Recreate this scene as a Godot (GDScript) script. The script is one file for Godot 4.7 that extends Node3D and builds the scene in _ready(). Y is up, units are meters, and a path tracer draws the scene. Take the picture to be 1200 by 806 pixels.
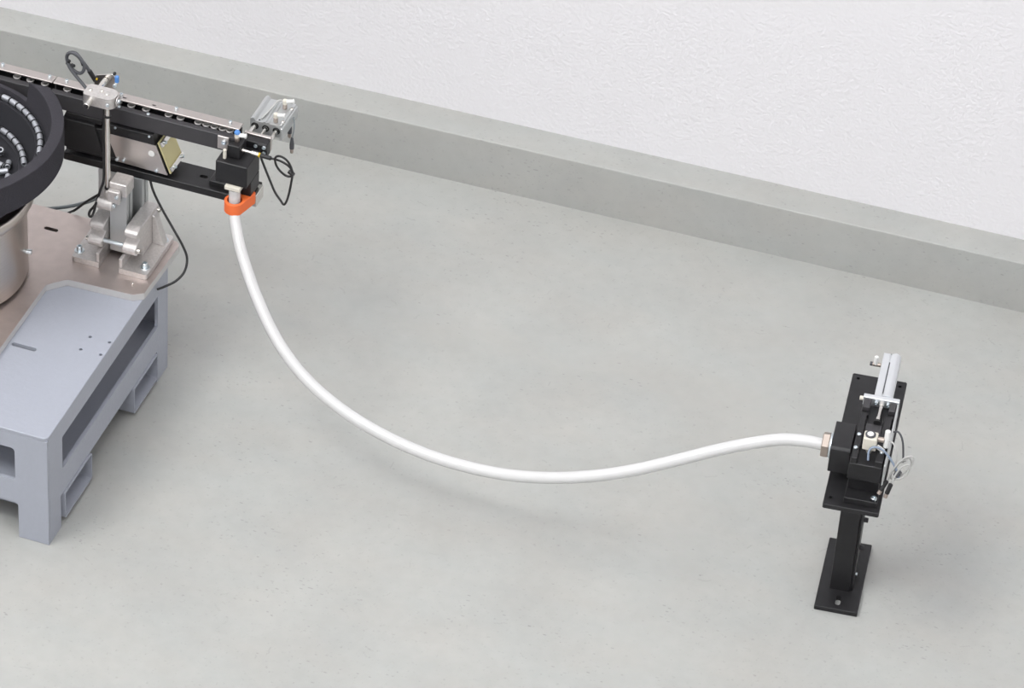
extends Node3D
# A vibratory bowl feeder and linear rail on a steel frame, joined by a white hose to a black discharge stand.
# World: x runs along the feeder, y up, z towards the viewer; the origin is the near right foot of the frame.

var used := {}
var M := {}
var rng := RandomNumberGenerator.new()

# ------------------------------------------------------------------ naming and tree
func numbered(n: String) -> String:
	if not used.has(n):
		used[n] = 0
		return n
	used[n] += 1
	return "%s_%03d" % [n, used[n]]

func tag(o: Node, label: String, category: String, group := "") -> void:
	o.set_meta("label", label)
	o.set_meta("category", category)
	if group != "":
		o.set_meta("group", group)

func thing(n: String, label: String, category: String, at := Vector3.ZERO, turn := 0.0, group := "") -> Node3D:
	var o := Node3D.new()
	o.name = numbered(n)
	add_child(o)
	o.position = at
	o.rotation.y = turn
	tag(o, label, category, group)
	return o

func obj(n: String, st: SurfaceTool, m: Material, parent: Node = null) -> MeshInstance3D:
	var o := MeshInstance3D.new()
	o.mesh = st.commit()
	o.material_override = m
	o.cast_shadow = GeometryInstance3D.SHADOW_CASTING_SETTING_ON
	if parent == null:
		o.name = numbered(n)
		add_child(o)
	else:
		o.name = n
		parent.add_child(o, true)
	return o

func struct(n: String, st: SurfaceTool, m: Material) -> MeshInstance3D:
	var o := obj(n, st, m)
	o.set_meta("kind", "structure")
	return o

# ------------------------------------------------------------------ mesh helpers
func mb() -> SurfaceTool:
	var st := SurfaceTool.new()
	st.begin(Mesh.PRIMITIVE_TRIANGLES)
	return st

func tri(st: SurfaceTool, a: Vector3, b: Vector3, c: Vector3, na: Vector3, nb: Vector3, nc: Vector3) -> void:
	var cr := (b - a).cross(c - a)
	if cr.length_squared() < 1e-18:
		return
	if cr.dot(na + nb + nc) > 0.0:
		var t := b
		b = c
		c = t
		t = nb
		nb = nc
		nc = t
	st.set_normal(na); st.add_vertex(a)
	st.set_normal(nb); st.add_vertex(b)
	st.set_normal(nc); st.add_vertex(c)

func quad(st: SurfaceTool, a: Vector3, b: Vector3, c: Vector3, d: Vector3, n: Vector3) -> void:
	tri(st, a, b, c, n, n, n)
	tri(st, a, c, d, n, n, n)

func quad4(st: SurfaceTool, a: Vector3, b: Vector3, c: Vector3, d: Vector3, na: Vector3, nb: Vector3, nc: Vector3, nd: Vector3) -> void:
	tri(st, a, b, c, na, nb, nc)
	tri(st, a, c, d, na, nc, nd)

# chamfered box
func box(st: SurfaceTool, c: Vector3, s: Vector3, ch := 0.001, xf := Transform3D.IDENTITY) -> void:
	var h := s * 0.5
	ch = minf(ch, minf(h.x, minf(h.y, h.z)) * 0.6)
	var bas := xf.basis.orthonormalized()
	for ax in 3:
		var u := (ax + 1) % 3
		var v := (ax + 2) % 3
		for sg in [-1.0, 1.0]:
			var n := Vector3.ZERO
			n[ax] = sg
			var p := []
			for k in [[-1, -1], [1, -1], [1, 1], [-1, 1]]:
				var q := Vector3.ZERO
				q[ax] = sg * h[ax]
				q[u] = k[0] * (h[u] - ch)
				q[v] = k[1] * (h[v] - ch)
				p.append(xf * (c + q))
			quad(st, p[0], p[1], p[2], p[3], bas * n)
		for su in [-1.0, 1.0]:
			for sv in [-1.0, 1.0]:
				var n2 := Vector3.ZERO
				n2[u] = su
				n2[v] = sv
				n2 = n2.normalized()
				var r := []
				for k in [-1.0, 1.0]:
					var a := Vector3.ZERO
					a[ax] = k * (h[ax] - ch)
					a[u] = su * h[u]
					a[v] = sv * (h[v] - ch)
					var b := a
					b[u] = su * (h[u] - ch)
					b[v] = sv * h[v]
					r.append([xf * (c + a), xf * (c + b)])
				quad(st, r[0][0], r[0][1], r[1][1], r[1][0], bas * n2)
	for sx in [-1.0, 1.0]:
		for sy in [-1.0, 1.0]:
			for sz in [-1.0, 1.0]:
				var g := Vector3(sx, sy, sz)
				var a2 := g * h - g * Vector3(0, ch, ch)
				var b2 := g * h - g * Vector3(ch, 0, ch)
				var c2 := g * h - g * Vector3(ch, ch, 0)
				var nn := bas * g.normalized()
				tri(st, xf * (c + a2), xf * (c + b2), xf * (c + c2), nn, nn, nn)

func bx(st: SurfaceTool, x0: float, x1: float, y0: float, y1: float, z0: float, z1: float, ch := 0.001, xf := Transform3D.IDENTITY) -> void:
	box(st, Vector3((x0 + x1) / 2, (y0 + y1) / 2, (z0 + z1) / 2), Vector3(absf(x1 - x0), absf(y1 - y0), absf(z1 - z0)), ch, xf)

# frame whose y axis runs from a to b, placed at a
func along(a: Vector3, b: Vector3, spin := 0.0) -> Transform3D:
	var y := (b - a).normalized()
	var x := y.cross(Vector3(0, 0, 1) if absf(y.z) < 0.9 else Vector3(0, 1, 0)).normalized()
	x = x.rotated(y, spin)
	return Transform3D(Basis(x, y, x.cross(y)), a)

# surface of revolution around local y; every profile segment keeps its own crease unless smooth
func lathe(st: SurfaceTool, prof: Array, xf := Transform3D.IDENTITY, seg := 24, smooth := false, a0 := 0.0, a1 := TAU) -> void:
	var bas := xf.basis.orthonormalized()
	var ns := []
	for i in prof.size() - 1:
		var d: Vector2 = prof[i + 1] - prof[i]
		ns.append(Vector2(d.y, -d.x).normalized())
	for i in prof.size() - 1:
		var p: Vector2 = prof[i]
		var q: Vector2 = prof[i + 1]
		var n0: Vector2 = ns[i]
		var n1: Vector2 = ns[i]
		if smooth:
			if i > 0:
				n0 = (ns[i] + ns[i - 1]).normalized()
			if i < ns.size() - 1:
				n1 = (ns[i] + ns[i + 1]).normalized()
		for k in seg:
			var t0 := a0 + (a1 - a0) * k / seg
			var t1 := a0 + (a1 - a0) * (k + 1) / seg
			var e0 := Vector3(cos(t0), 0, -sin(t0))
			var e1 := Vector3(cos(t1), 0, -sin(t1))
			var up := Vector3.UP
			quad4(st, xf * (e0 * p.x + up * p.y), xf * (e1 * p.x + up * p.y), xf * (e1 * q.x + up * q.y), xf * (e0 * q.x + up * q.y),
				bas * (e0 * n0.x + up * n0.y), bas * (e1 * n0.x + up * n0.y), bas * (e1 * n1.x + up * n1.y), bas * (e0 * n1.x + up * n1.y))

# capped cylinder with small chamfers, from a to b
func cyl(st: SurfaceTool, a: Vector3, b: Vector3, r: float, seg := 20, ch := 0.0006, spin := 0.0) -> void:
	var l := (b - a).length()
	ch = minf(ch, minf(r, l) * 0.4)
	lathe(st, [Vector2(0, 0), Vector2(r - ch, 0), Vector2(r, ch), Vector2(r, l - ch), Vector2(r - ch, l), Vector2(0, l)], along(a, b, spin), seg)

func hexprism(st: SurfaceTool, a: Vector3, b: Vector3, r: float, spin := 0.0) -> void:
	var xf := along(a, b, spin)
	var l := (b - a).length()
	var pts := PackedVector2Array()
	for k in 6:
		pts.append(Vector2(cos(TAU * k / 6), sin(TAU * k / 6)) * r)
	# polygon lies in local x,z; extrude() works in x,y so turn it
	extrude(st, pts, [], 0.0, l, Transform3D(Basis(xf.basis.x, xf.basis.z, -xf.basis.y) , xf.origin + xf.basis.y * l), r * 0.06)

func rrect(x0: float, y0: float, x1: float, y1: float, r := 0.0, n := 4) -> PackedVector2Array:
	var p := PackedVector2Array()
	if r <= 0.0:
		return PackedVector2Array([Vector2(x0, y0), Vector2(x1, y0), Vector2(x1, y1), Vector2(x0, y1)])
	for c in [[x1 - r, y0 + r, -PI / 2], [x1 - r, y1 - r, 0.0], [x0 + r, y1 - r, PI / 2], [x0 + r, y0 + r, PI]]:
		for k in n + 1:
			var t: float = c[2] + PI / 2 * k / n
			p.append(Vector2(c[0] + r * cos(t), c[1] + r * sin(t)))
	return p

func round_poly(p: Array, rad: Array, n := 5) -> PackedVector2Array:
	var out := PackedVector2Array()
	var m := p.size()
	for i in m:
		var c: Vector2 = p[i]
		var r: float = rad[i]
		if r <= 0.0:
			out.append(c)
			continue
		var a: Vector2 = (p[(i + m - 1) % m] - c).normalized()
		var b: Vector2 = (p[(i + 1) % m] - c).normalized()
		for k in n + 1:
			var t := float(k) / n
			out.append((c + a * r).lerp(c, t).lerp(c.lerp(c + b * r, t), t))
	return out

func circle2(c: Vector2, r: float, n := 12) -> PackedVector2Array:
	var p := PackedVector2Array()
	for k in n:
		p.append(c + Vector2(cos(TAU * k / n), sin(TAU * k / n)) * r)
	return p

func ccw(p: PackedVector2Array, want: bool) -> PackedVector2Array:
	if Geometry2D.is_polygon_clockwise(p) == want:
		p.reverse()
	return p

# prism of a polygon with holes: outline in local x,y; from z0 to z1; ch chamfers the outer rim of both faces
func extrude(st: SurfaceTool, outer: PackedVector2Array, holes: Array, z0: float, z1: float, xf := Transform3D.IDENTITY, ch := 0.0) -> void:
	var bas := xf.basis.orthonormalized()
	outer = ccw(outer, true)
	var cap := outer
	if ch > 0.0:
		var inset := Geometry2D.offset_polygon(outer, -ch, Geometry2D.JOIN_MITER)
		if inset.size() == 1 and inset[0].size() == outer.size():
			var got := ccw(inset[0], true)
			# line the inset up with the outline
			var best := 0
			for k in got.size():
				if got[k].distance_to(outer[0]) < got[best].distance_to(outer[0]):
					best = k
			cap = PackedVector2Array()
			for k in got.size():
				cap.append(got[(best + k) % got.size()])
		else:
			ch = 0.0
	# keyhole the holes into the cap
	var poly := cap
	var hs := []
	for h in holes:
		hs.append(ccw(h, false))
	var order := hs.duplicate()
	order.sort_custom(func(a, b):
		var ma := -1e9
		var mb2 := -1e9
		for v in a: ma = maxf(ma, v.x)
		for v in b: mb2 = maxf(mb2, v.x)
		return ma > mb2)
	for h in order:
		var bi := 0
		for k in h.size():
			if h[k].x > h[bi].x:
				bi = k
		var hp: Vector2 = h[bi]
		var bj := -1
		var bd := 1e9
		for j in poly.size():
			var d := poly[j].distance_to(hp)
			if d < bd:
				var ok := true
				for e in poly.size():
					var e2 := (e + 1) % poly.size()
					if e == j or e2 == j or poly[e].is_equal_approx(poly[j]) or poly[e2].is_equal_approx(poly[j]):
						continue
					if Geometry2D.segment_intersects_segment(hp, poly[j], poly[e], poly[e2]) != null:
						ok = false
						break
				if ok:
					for e in h.size():
						var e2: int = (e + 1) % h.size()
						if e == bi or e2 == bi:
							continue
						if Geometry2D.segment_intersects_segment(hp, poly[j], h[e], h[e2]) != null:
							ok = false
							break
				if ok:
					bd = d
					bj = j
		if bj < 0:
			continue
		var np := PackedVector2Array()
		for j in bj + 1:
			np.append(poly[j])
		for k in h.size() + 1:
			np.append(h[(bi + k) % h.size()])
		for j in range(bj, poly.size()):
			np.append(poly[j])
		poly = np
	var idx := Geometry2D.triangulate_polygon(poly)
	if idx.is_empty():
		push_warning("triangulation failed")
	for side in 2:
		var z := z0 if side == 0 else z1
		var n := bas * Vector3(0, 0, -1 if side == 0 else 1)
		if z1 < z0:
			n = -n
		for t in range(0, idx.size(), 3):
			tri(st, xf * Vector3(poly[idx[t]].x, poly[idx[t]].y, z), xf * Vector3(poly[idx[t + 1]].x, poly[idx[t + 1]].y, z), xf * Vector3(poly[idx[t + 2]].x, poly[idx[t + 2]].y, z), n, n, n)
	var lo := minf(z0, z1)
	var hi := maxf(z0, z1)
	var m := outer.size()
	var en := []
	for i in m:
		var d := outer[(i + 1) % m] - outer[i]
		en.append(Vector2(d.y, -d.x).normalized())
	for i in m:
		var j := (i + 1) % m
		var e: Vector2 = en[i]
		var pe: Vector2 = en[(i + m - 1) % m]
		var ne: Vector2 = en[j]
		var na2: Vector2 = (e + pe).normalized() if e.dot(pe) > 0.8 else e
		var nb2: Vector2 = (e + ne).normalized() if e.dot(ne) > 0.8 else e
		var na := bas * Vector3(na2.x, na2.y, 0)
		var nb := bas * Vector3(nb2.x, nb2.y, 0)
		var a := outer[i]
		var b := outer[j]
		quad4(st, xf * Vector3(a.x, a.y, lo + ch), xf * Vector3(b.x, b.y, lo + ch), xf * Vector3(b.x, b.y, hi - ch), xf * Vector3(a.x, a.y, hi - ch), na, nb, nb, na)
		if ch > 0.0:
			var ca := cap[i]
			var cb := cap[j]
			var n1 := bas * Vector3(e.x, e.y, 1).normalized()
			var n2 := bas * Vector3(e.x, e.y, -1).normalized()
			quad(st, xf * Vector3(a.x, a.y, hi - ch), xf * Vector3(b.x, b.y, hi - ch), xf * Vector3(cb.x, cb.y, hi), xf * Vector3(ca.x, ca.y, hi), n1)
			quad(st, xf * Vector3(a.x, a.y, lo + ch), xf * Vector3(b.x, b.y, lo + ch), xf * Vector3(cb.x, cb.y, lo), xf * Vector3(ca.x, ca.y, lo), n2)
	for h in hs:
		var c := Vector2.ZERO
		for v in h: c += v
		c /= h.size()
		for i in h.size():
			var a: Vector2 = h[i]
			var b: Vector2 = h[(i + 1) % h.size()]
			var d := (b - a).normalized()
			var e := Vector2(d.y, -d.x)
			if e.dot(c - a) < 0.0:
				e = -e
			quad(st, xf * Vector3(a.x, a.y, lo), xf * Vector3(b.x, b.y, lo), xf * Vector3(b.x, b.y, hi), xf * Vector3(a.x, a.y, hi), bas * Vector3(e.x, e.y, 0))

# plate lying flat: outline given as (x, z), from y0 to y1
func slab(st: SurfaceTool, outer: PackedVector2Array, holes: Array, y0: float, y1: float, ch := 0.0, xf := Transform3D.IDENTITY) -> void:
	# local x -> x, local y -> -z would mirror; use y -> z and z -> -y
	extrude(st, outer, holes, -y1, -y0, xf * Transform3D(Basis(Vector3(1, 0, 0), Vector3(0, 0, 1), Vector3(0, -1, 0)), Vector3.ZERO), ch)

# plate standing across x: outline given as (z, y), from x0 to x1
func side_slab(st: SurfaceTool, outer: PackedVector2Array, holes: Array, x0: float, x1: float, ch := 0.0, xf := Transform3D.IDENTITY) -> void:
	extrude(st, outer, holes, -x1, -x0, xf * Transform3D(Basis(Vector3(0, 0, 1), Vector3(0, 1, 0), Vector3(-1, 0, 0)), Vector3.ZERO), ch)

func smooth_path(p: Array, sub := 6) -> Array:
	var out := []
	for i in p.size() - 1:
		var a: Vector3 = p[i - 1] if i > 0 else p[i] * 2 - p[i + 1]
		var b: Vector3 = p[i]
		var c: Vector3 = p[i + 1]
		var d: Vector3 = p[i + 2] if i + 2 < p.size() else p[i + 1] * 2 - p[i]
		for k in sub:
			out.append(b.cubic_interpolate(c, a, d, float(k) / sub))
	out.append(p[-1])
	return out

func tube(st: SurfaceTool, pts: Array, r: float, seg := 10, sub := 6) -> void:
	var p := smooth_path(pts, sub)
	var fr := []
	var up := Vector3(0.31, 0.87, 0.38)
	for i in p.size():
		var t: Vector3 = (p[mini(i + 1, p.size() - 1)] - p[maxi(i - 1, 0)]).normalized()
		var x := (up - t * up.dot(t)).normalized()
		up = x
		fr.append([x, t.cross(x)])
	for i in p.size() - 1:
		for k in seg:
			var c0 := cos(TAU * k / seg)
			var s0 := sin(TAU * k / seg)
			var c1 := cos(TAU * (k + 1) / seg)
			var s1 := sin(TAU * (k + 1) / seg)
			var n00: Vector3 = fr[i][0] * c0 + fr[i][1] * s0
			var n01: Vector3 = fr[i][0] * c1 + fr[i][1] * s1
			var n10: Vector3 = fr[i + 1][0] * c0 + fr[i + 1][1] * s0
			var n11: Vector3 = fr[i + 1][0] * c1 + fr[i + 1][1] * s1
			quad4(st, p[i] + n00 * r, p[i] + n01 * r, p[i + 1] + n11 * r, p[i + 1] + n10 * r, n00, n01, n11, n10)
	for e in [0, p.size() - 1]:
		var o: int = 1 if e == 0 else p.size() - 2
		var n: Vector3 = (p[e] - p[o]).normalized()
		for k in seg:
			var a: Vector3 = fr[e][0] * cos(TAU * k / seg) + fr[e][1] * sin(TAU * k / seg)
			var b: Vector3 = fr[e][0] * cos(TAU * (k + 1) / seg) + fr[e][1] * sin(TAU * (k + 1) / seg)
			tri(st, p[e], p[e] + a * r, p[e] + b * r, n, n, n)

# socket head screw: head with a hex recess, standing on base p, axis n
func screw(parent: Node, p: Vector3, n: Vector3, r: float, h: float, m: Material, washer := 0.0) -> void:
	var xf := along(p, p + n)
	var w0 := 0.0
	if washer > 0.0:
		var sw := mb()
		lathe(sw, [Vector2(0, 0.0), Vector2(washer, 0.0), Vector2(washer, 0.0014), Vector2(washer - 0.0006, 0.002), Vector2(0, 0.002)], xf, 20)
		obj("washer", sw, m, parent)
		w0 = 0.002
	var st := mb()
	var c := r * 0.12
	lathe(st, [Vector2(r, w0), Vector2(r, w0 + h - c), Vector2(r - c, w0 + h), Vector2(r * 0.55, w0 + h), Vector2(r * 0.5, w0 + h * 0.55), Vector2(0, w0 + h * 0.5)], xf, 14)
	obj("screw", st, m, parent)

# ------------------------------------------------------------------ materials
func mat(c: Color, rough := 0.5, metal := 0.0, spec := 0.5) -> StandardMaterial3D:
	var m := StandardMaterial3D.new()
	m.albedo_color = c
	m.roughness = rough
	m.metallic = metal
	m.metallic_specular = spec
	return m

func noise_img(seed_: int, freq: float, size := 256) -> Image:
	var n := FastNoiseLite.new()
	n.seed = seed_
	n.frequency = freq
	n.noise_type = FastNoiseLite.TYPE_SIMPLEX_SMOOTH
	n.fractal_octaves = 4
	return n.get_seamless_image(size, size)

func triplanar(m: StandardMaterial3D, scale_: Vector3, world := false) -> void:
	m.uv1_triplanar = true
	m.uv1_world_triplanar = world
	m.uv1_scale = scale_

func grain(m: StandardMaterial3D, seed_: int, freq: float, lo: float, hi: float, scale_: Vector3, bump := 0.0) -> void:
	var im := noise_img(seed_, freq)
	im.convert(Image.FORMAT_RGBA8)
	if bump > 0.0:
		var b := im.duplicate() as Image
		b.bump_map_to_normal_map(bump)
		m.normal_enabled = true
		m.normal_texture = ImageTexture.create_from_image(b)
	for y in im.get_height():
		for x in im.get_width():
			var v := lerpf(lo, hi, im.get_pixel(x, y).r)
			im.set_pixel(x, y, Color(v, v, v))
	m.albedo_texture = ImageTexture.create_from_image(im)
	triplanar(m, scale_)

func make_materials() -> void:
	M.paint = mat(Color(0.635, 0.65, 0.69), 0.42)
	grain(M.paint, 3, 0.05, 0.985, 1.0, Vector3(5, 5, 5), 0.4)
	M.black = mat(Color(0.138, 0.136, 0.143), 0.42, 0.0, 0.42)
	grain(M.black, 5, 0.02, 0.86, 1.0, Vector3(6, 6, 6))
	M.black_soft = mat(Color(0.23, 0.225, 0.235), 0.5, 0.0, 0.45)
	M.jet = mat(Color(0.09, 0.09, 0.095), 0.5)
	M.bowl = mat(Color(0.235, 0.23, 0.25), 0.85, 0.0, 0.3)
	grain(M.bowl, 8, 0.12, 0.93, 1.0, Vector3(6, 6, 6), 1.0)
	M.bowl_in = mat(Color(0.19, 0.19, 0.205), 0.8, 0.0, 0.3)
	M.steel = mat(Color(0.80, 0.755, 0.735), 0.45, 1.0)
	grain(M.steel, 11, 0.03, 0.95, 1.0, Vector3(3, 3, 3))
	M.drum = mat(Color(0.83, 0.80, 0.77), 0.3, 1.0)
	grain(M.drum, 12, 0.02, 0.93, 1.0, Vector3(1.0, 60, 1.0))
	M.cover = mat(Color(0.765, 0.74, 0.725), 0.42, 1.0)
	M.cast = mat(Color(0.85, 0.835, 0.825), 0.47, 0.85)
	grain(M.cast, 14, 0.05, 0.92, 1.0, Vector3(8, 8, 8), 0.6)
	M.cut = mat(Color(0.78, 0.775, 0.77), 0.6, 0.25)
	M.profile = mat(Color(0.76, 0.77, 0.77), 0.5, 0.85)
	M.alu = mat(Color(0.86, 0.87, 0.88), 0.4, 0.75)
	M.zinc = mat(Color(0.84, 0.87, 0.885), 0.28, 1.0)
	M.chrome = mat(Color(0.86, 0.85, 0.83), 0.2, 1.0)
	M.nickel = mat(Color(0.67, 0.625, 0.59), 0.4, 0.85)
	M.yellow_zinc = mat(Color(0.78, 0.745, 0.56), 0.42, 0.4)
	M.white = mat(Color(0.88, 0.88, 0.87), 0.4)
	M.beige = mat(Color(0.84, 0.82, 0.77), 0.5)
	M.blue = mat(Color(0.33, 0.54, 0.80), 0.4)
	M.yellow = mat(Color(0.80, 0.68, 0.18), 0.5)
	M.orange = mat(Color(0.93, 0.44, 0.22), 0.5)
	M.cable = mat(Color(0.12, 0.12, 0.125), 0.55)
	M.cable_dark_grey = mat(Color(0.30, 0.305, 0.32), 0.55)
	M.cable_grey = mat(Color(0.52, 0.55, 0.56), 0.5)
	M.cable_light = mat(Color(0.70, 0.70, 0.69), 0.5)
	M.cable_blue = mat(Color(0.52, 0.57, 0.64), 0.5)
	M.sleeve = mat(Color(0.70, 0.71, 0.73), 0.45, 0.6)
	M.sleeve_rail = mat(Color(0.80, 0.79, 0.78), 0.5, 0.7)
	var h := mat(Color(0.79, 0.79, 0.787), 0.2)
	h.clearcoat_enabled = true
	h.clearcoat = 0.6
	h.clearcoat_roughness = 0.08
	h.backlight = Color(0.35, 0.35, 0.35)
	M.hose = h

func floor_material() -> StandardMaterial3D:
	var s := 1024
	var a := noise_img(21, 0.006, s)
	var b := noise_img(22, 0.05, s)
	var c := noise_img(23, 0.16, s)
	var im := Image.create(s, s, false, Image.FORMAT_RGBA8)
	for y in s:
		for x in s:
			var v := 0.985 + (a.get_pixel(x, y).r - 0.5) * 0.05 + (b.get_pixel(x, y).r - 0.5) * 0.03
			var k := c.get_pixel(x, y).r
			if k < 0.24:
				v -= (0.24 - k) * 0.55
			var g := (a.get_pixel((x + 300) % s, (y * 2 + 100) % s).r - 0.5) * 0.02
			im.set_pixel(x, y, Color(0.672 * v + g * 0.5, 0.674 * v, 0.660 * v - g * 0.3))
	# fine scuffs
	for k in 260:
		var p := Vector2(rng.randf() * s, rng.randf() * s)
		var d := Vector2.from_angle(rng.randf() * TAU)
		var l := rng.randf_range(2, 14)
		var dark := rng.randf_range(0.93, 0.985)
		for t in int(l):
			var q := p + d * t
			d = d.rotated(rng.randf_range(-0.12, 0.12))
			var ix := posmod(int(q.x), s)
			var iy := posmod(int(q.y), s)
			var o := im.get_pixel(ix, iy)
			im.set_pixel(ix, iy, Color(o.r * dark, o.g * dark, o.b * dark))
	# clusters of small dark specks
	for k in 90:
		var p := Vector2(rng.randf() * s, rng.randf() * s)
		var spread := rng.randf_range(12, 55)
		for t in rng.randi_range(6, 26):
			var q := p + Vector2(rng.randfn(0, 1), rng.randfn(0, 0.6)) * spread
			var dark := rng.randf_range(0.84, 0.97)
			for e in rng.randi_range(1, 3):
				var ix := posmod(int(q.x) + e, s)
				var iy := posmod(int(q.y), s)
				var o := im.get_pixel(ix, iy)
				im.set_pixel(ix, iy, Color(o.r * dark, o.g * dark, o.b * dark))
	var m := mat(Color(1, 1, 1), 0.55, 0.0, 0.35)
	m.albedo_texture = ImageTexture.create_from_image(im)
	var nb := noise_img(24, 0.02, 512)
	nb.convert(Image.FORMAT_RGBA8)
	nb.bump_map_to_normal_map(0.6)
	m.normal_enabled = true
	m.normal_scale = 0.25
	m.normal_texture = ImageTexture.create_from_image(nb)
	triplanar(m, Vector3(0.42, 0.42, 0.42), true)
	return m

func wall_material(c: Color) -> StandardMaterial3D:
	var m := mat(c, 0.9, 0.0, 0.2)
	var b := noise_img(31, 0.10, 512)
	b.convert(Image.FORMAT_RGBA8)
	b.bump_map_to_normal_map(3.0)
	m.normal_enabled = true
	m.normal_scale = 0.33
	m.normal_texture = ImageTexture.create_from_image(b)
	triplanar(m, Vector3(1.5, 1.5, 1.5), true)
	return m

# ------------------------------------------------------------------ scene
func _ready() -> void:
	rng.seed = 7
	make_cameras_and_light()
	make_materials()
	make_room()
	make_frame()
	make_mounting_plate()
	make_bowl_feeder()
	make_column()
	make_linear_feeder()
	make_sensor_holder()
	make_orienting_head()
	make_stand()
	make_release_head()
	make_hose()
	make_cables()

const ROOM_TURN := 0.032114          # the wall stands 1.84 degrees off the machine
const ROOM_AT := Vector3(-0.041, 0, -1.617)
const STAND_TURN := 0.117932         # the stand is turned 6.76 degrees
const STAND_AT := Vector3(1.679, 0, -0.572)
const HEAD_LIFT := Vector3(0.002, 0.03, 0.037)

func area(n: String, at: Vector3, look: Vector3, size: Vector2, energy: float, c: Color) -> void:
	var l := AreaLight3D.new()
	l.name = n
	add_child(l)
	l.area_size = size
	l.area_normalize_energy = false
	l.light_energy = energy
	l.light_color = c
	l.area_range = 40.0
	l.shadow_enabled = true
	l.look_at_from_position(at, look, Vector3(0, 0, 1) if absf((look - at).normalized().z) < 0.9 else Vector3.UP)

func make_cameras_and_light() -> void:
	var cam := Camera3D.new()
	cam.name = "camera"
	add_child(cam)
	cam.fov = 9.9346
	cam.near = 0.1
	cam.far = 60.0
	cam.transform = Transform3D(Basis(Vector3(0.944645288, 0.057935021, -0.322937785), Vector3(-0.246693914, 0.774337619, -0.582703496), Vector3(0.216303936, 0.630114898, 0.745766601)), Vector3(2.765578395, 5.951482409, 5.969262733))
	cam.current = true
	var we := WorldEnvironment.new()
	we.name = "world_environment"
	var e := Environment.new()
	e.background_mode = Environment.BG_COLOR
	e.background_color = Color(0.75, 0.78, 0.8)
	e.ambient_light_source = Environment.AMBIENT_SOURCE_DISABLED
	e.tonemap_mode = Environment.TONE_MAPPER_LINEAR
	e.tonemap_exposure = EXPOSURE
	e.sdfgi_enabled = true
	e.ssao_enabled = true
	e.ssil_enabled = true
	we.environment = e
	add_child(we)
	# the large lamp high up to the left, and the panels under the ceiling
	area("key_light", KEY_AT, KEY_LOOK, KEY_SIZE, KEY_E, Color(1, 0.995, 0.985))
	for p in PANELS:
		area("panel_light", Vector3(p.x, 11.43, p.y), Vector3(p.x, 0, p.y), Vector2(PANEL, PANEL), PANEL_E if p.y < 3.0 else PANEL_FRONT_E, Color(0.985, 0.995, 1))

const EXPOSURE := 1.31
const KEY_AT := Vector3(-3.3, 9.8, 3.7)
const KEY_LOOK := Vector3(0.8, 0, -0.6)
const KEY_SIZE := Vector2(3.9, 3.9)
const KEY_E := 2.3
const PANEL := 2.3
const PANEL_E := 0.6
const PANEL_FRONT_E := 3.5
const PANELS := [Vector2(-3.6, 0.6), Vector2(-0.4, 0.6), Vector2(2.8, 0.6), Vector2(-3.6, 6.6), Vector2(-0.4, 6.6), Vector2(2.8, 6.6)]

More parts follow.
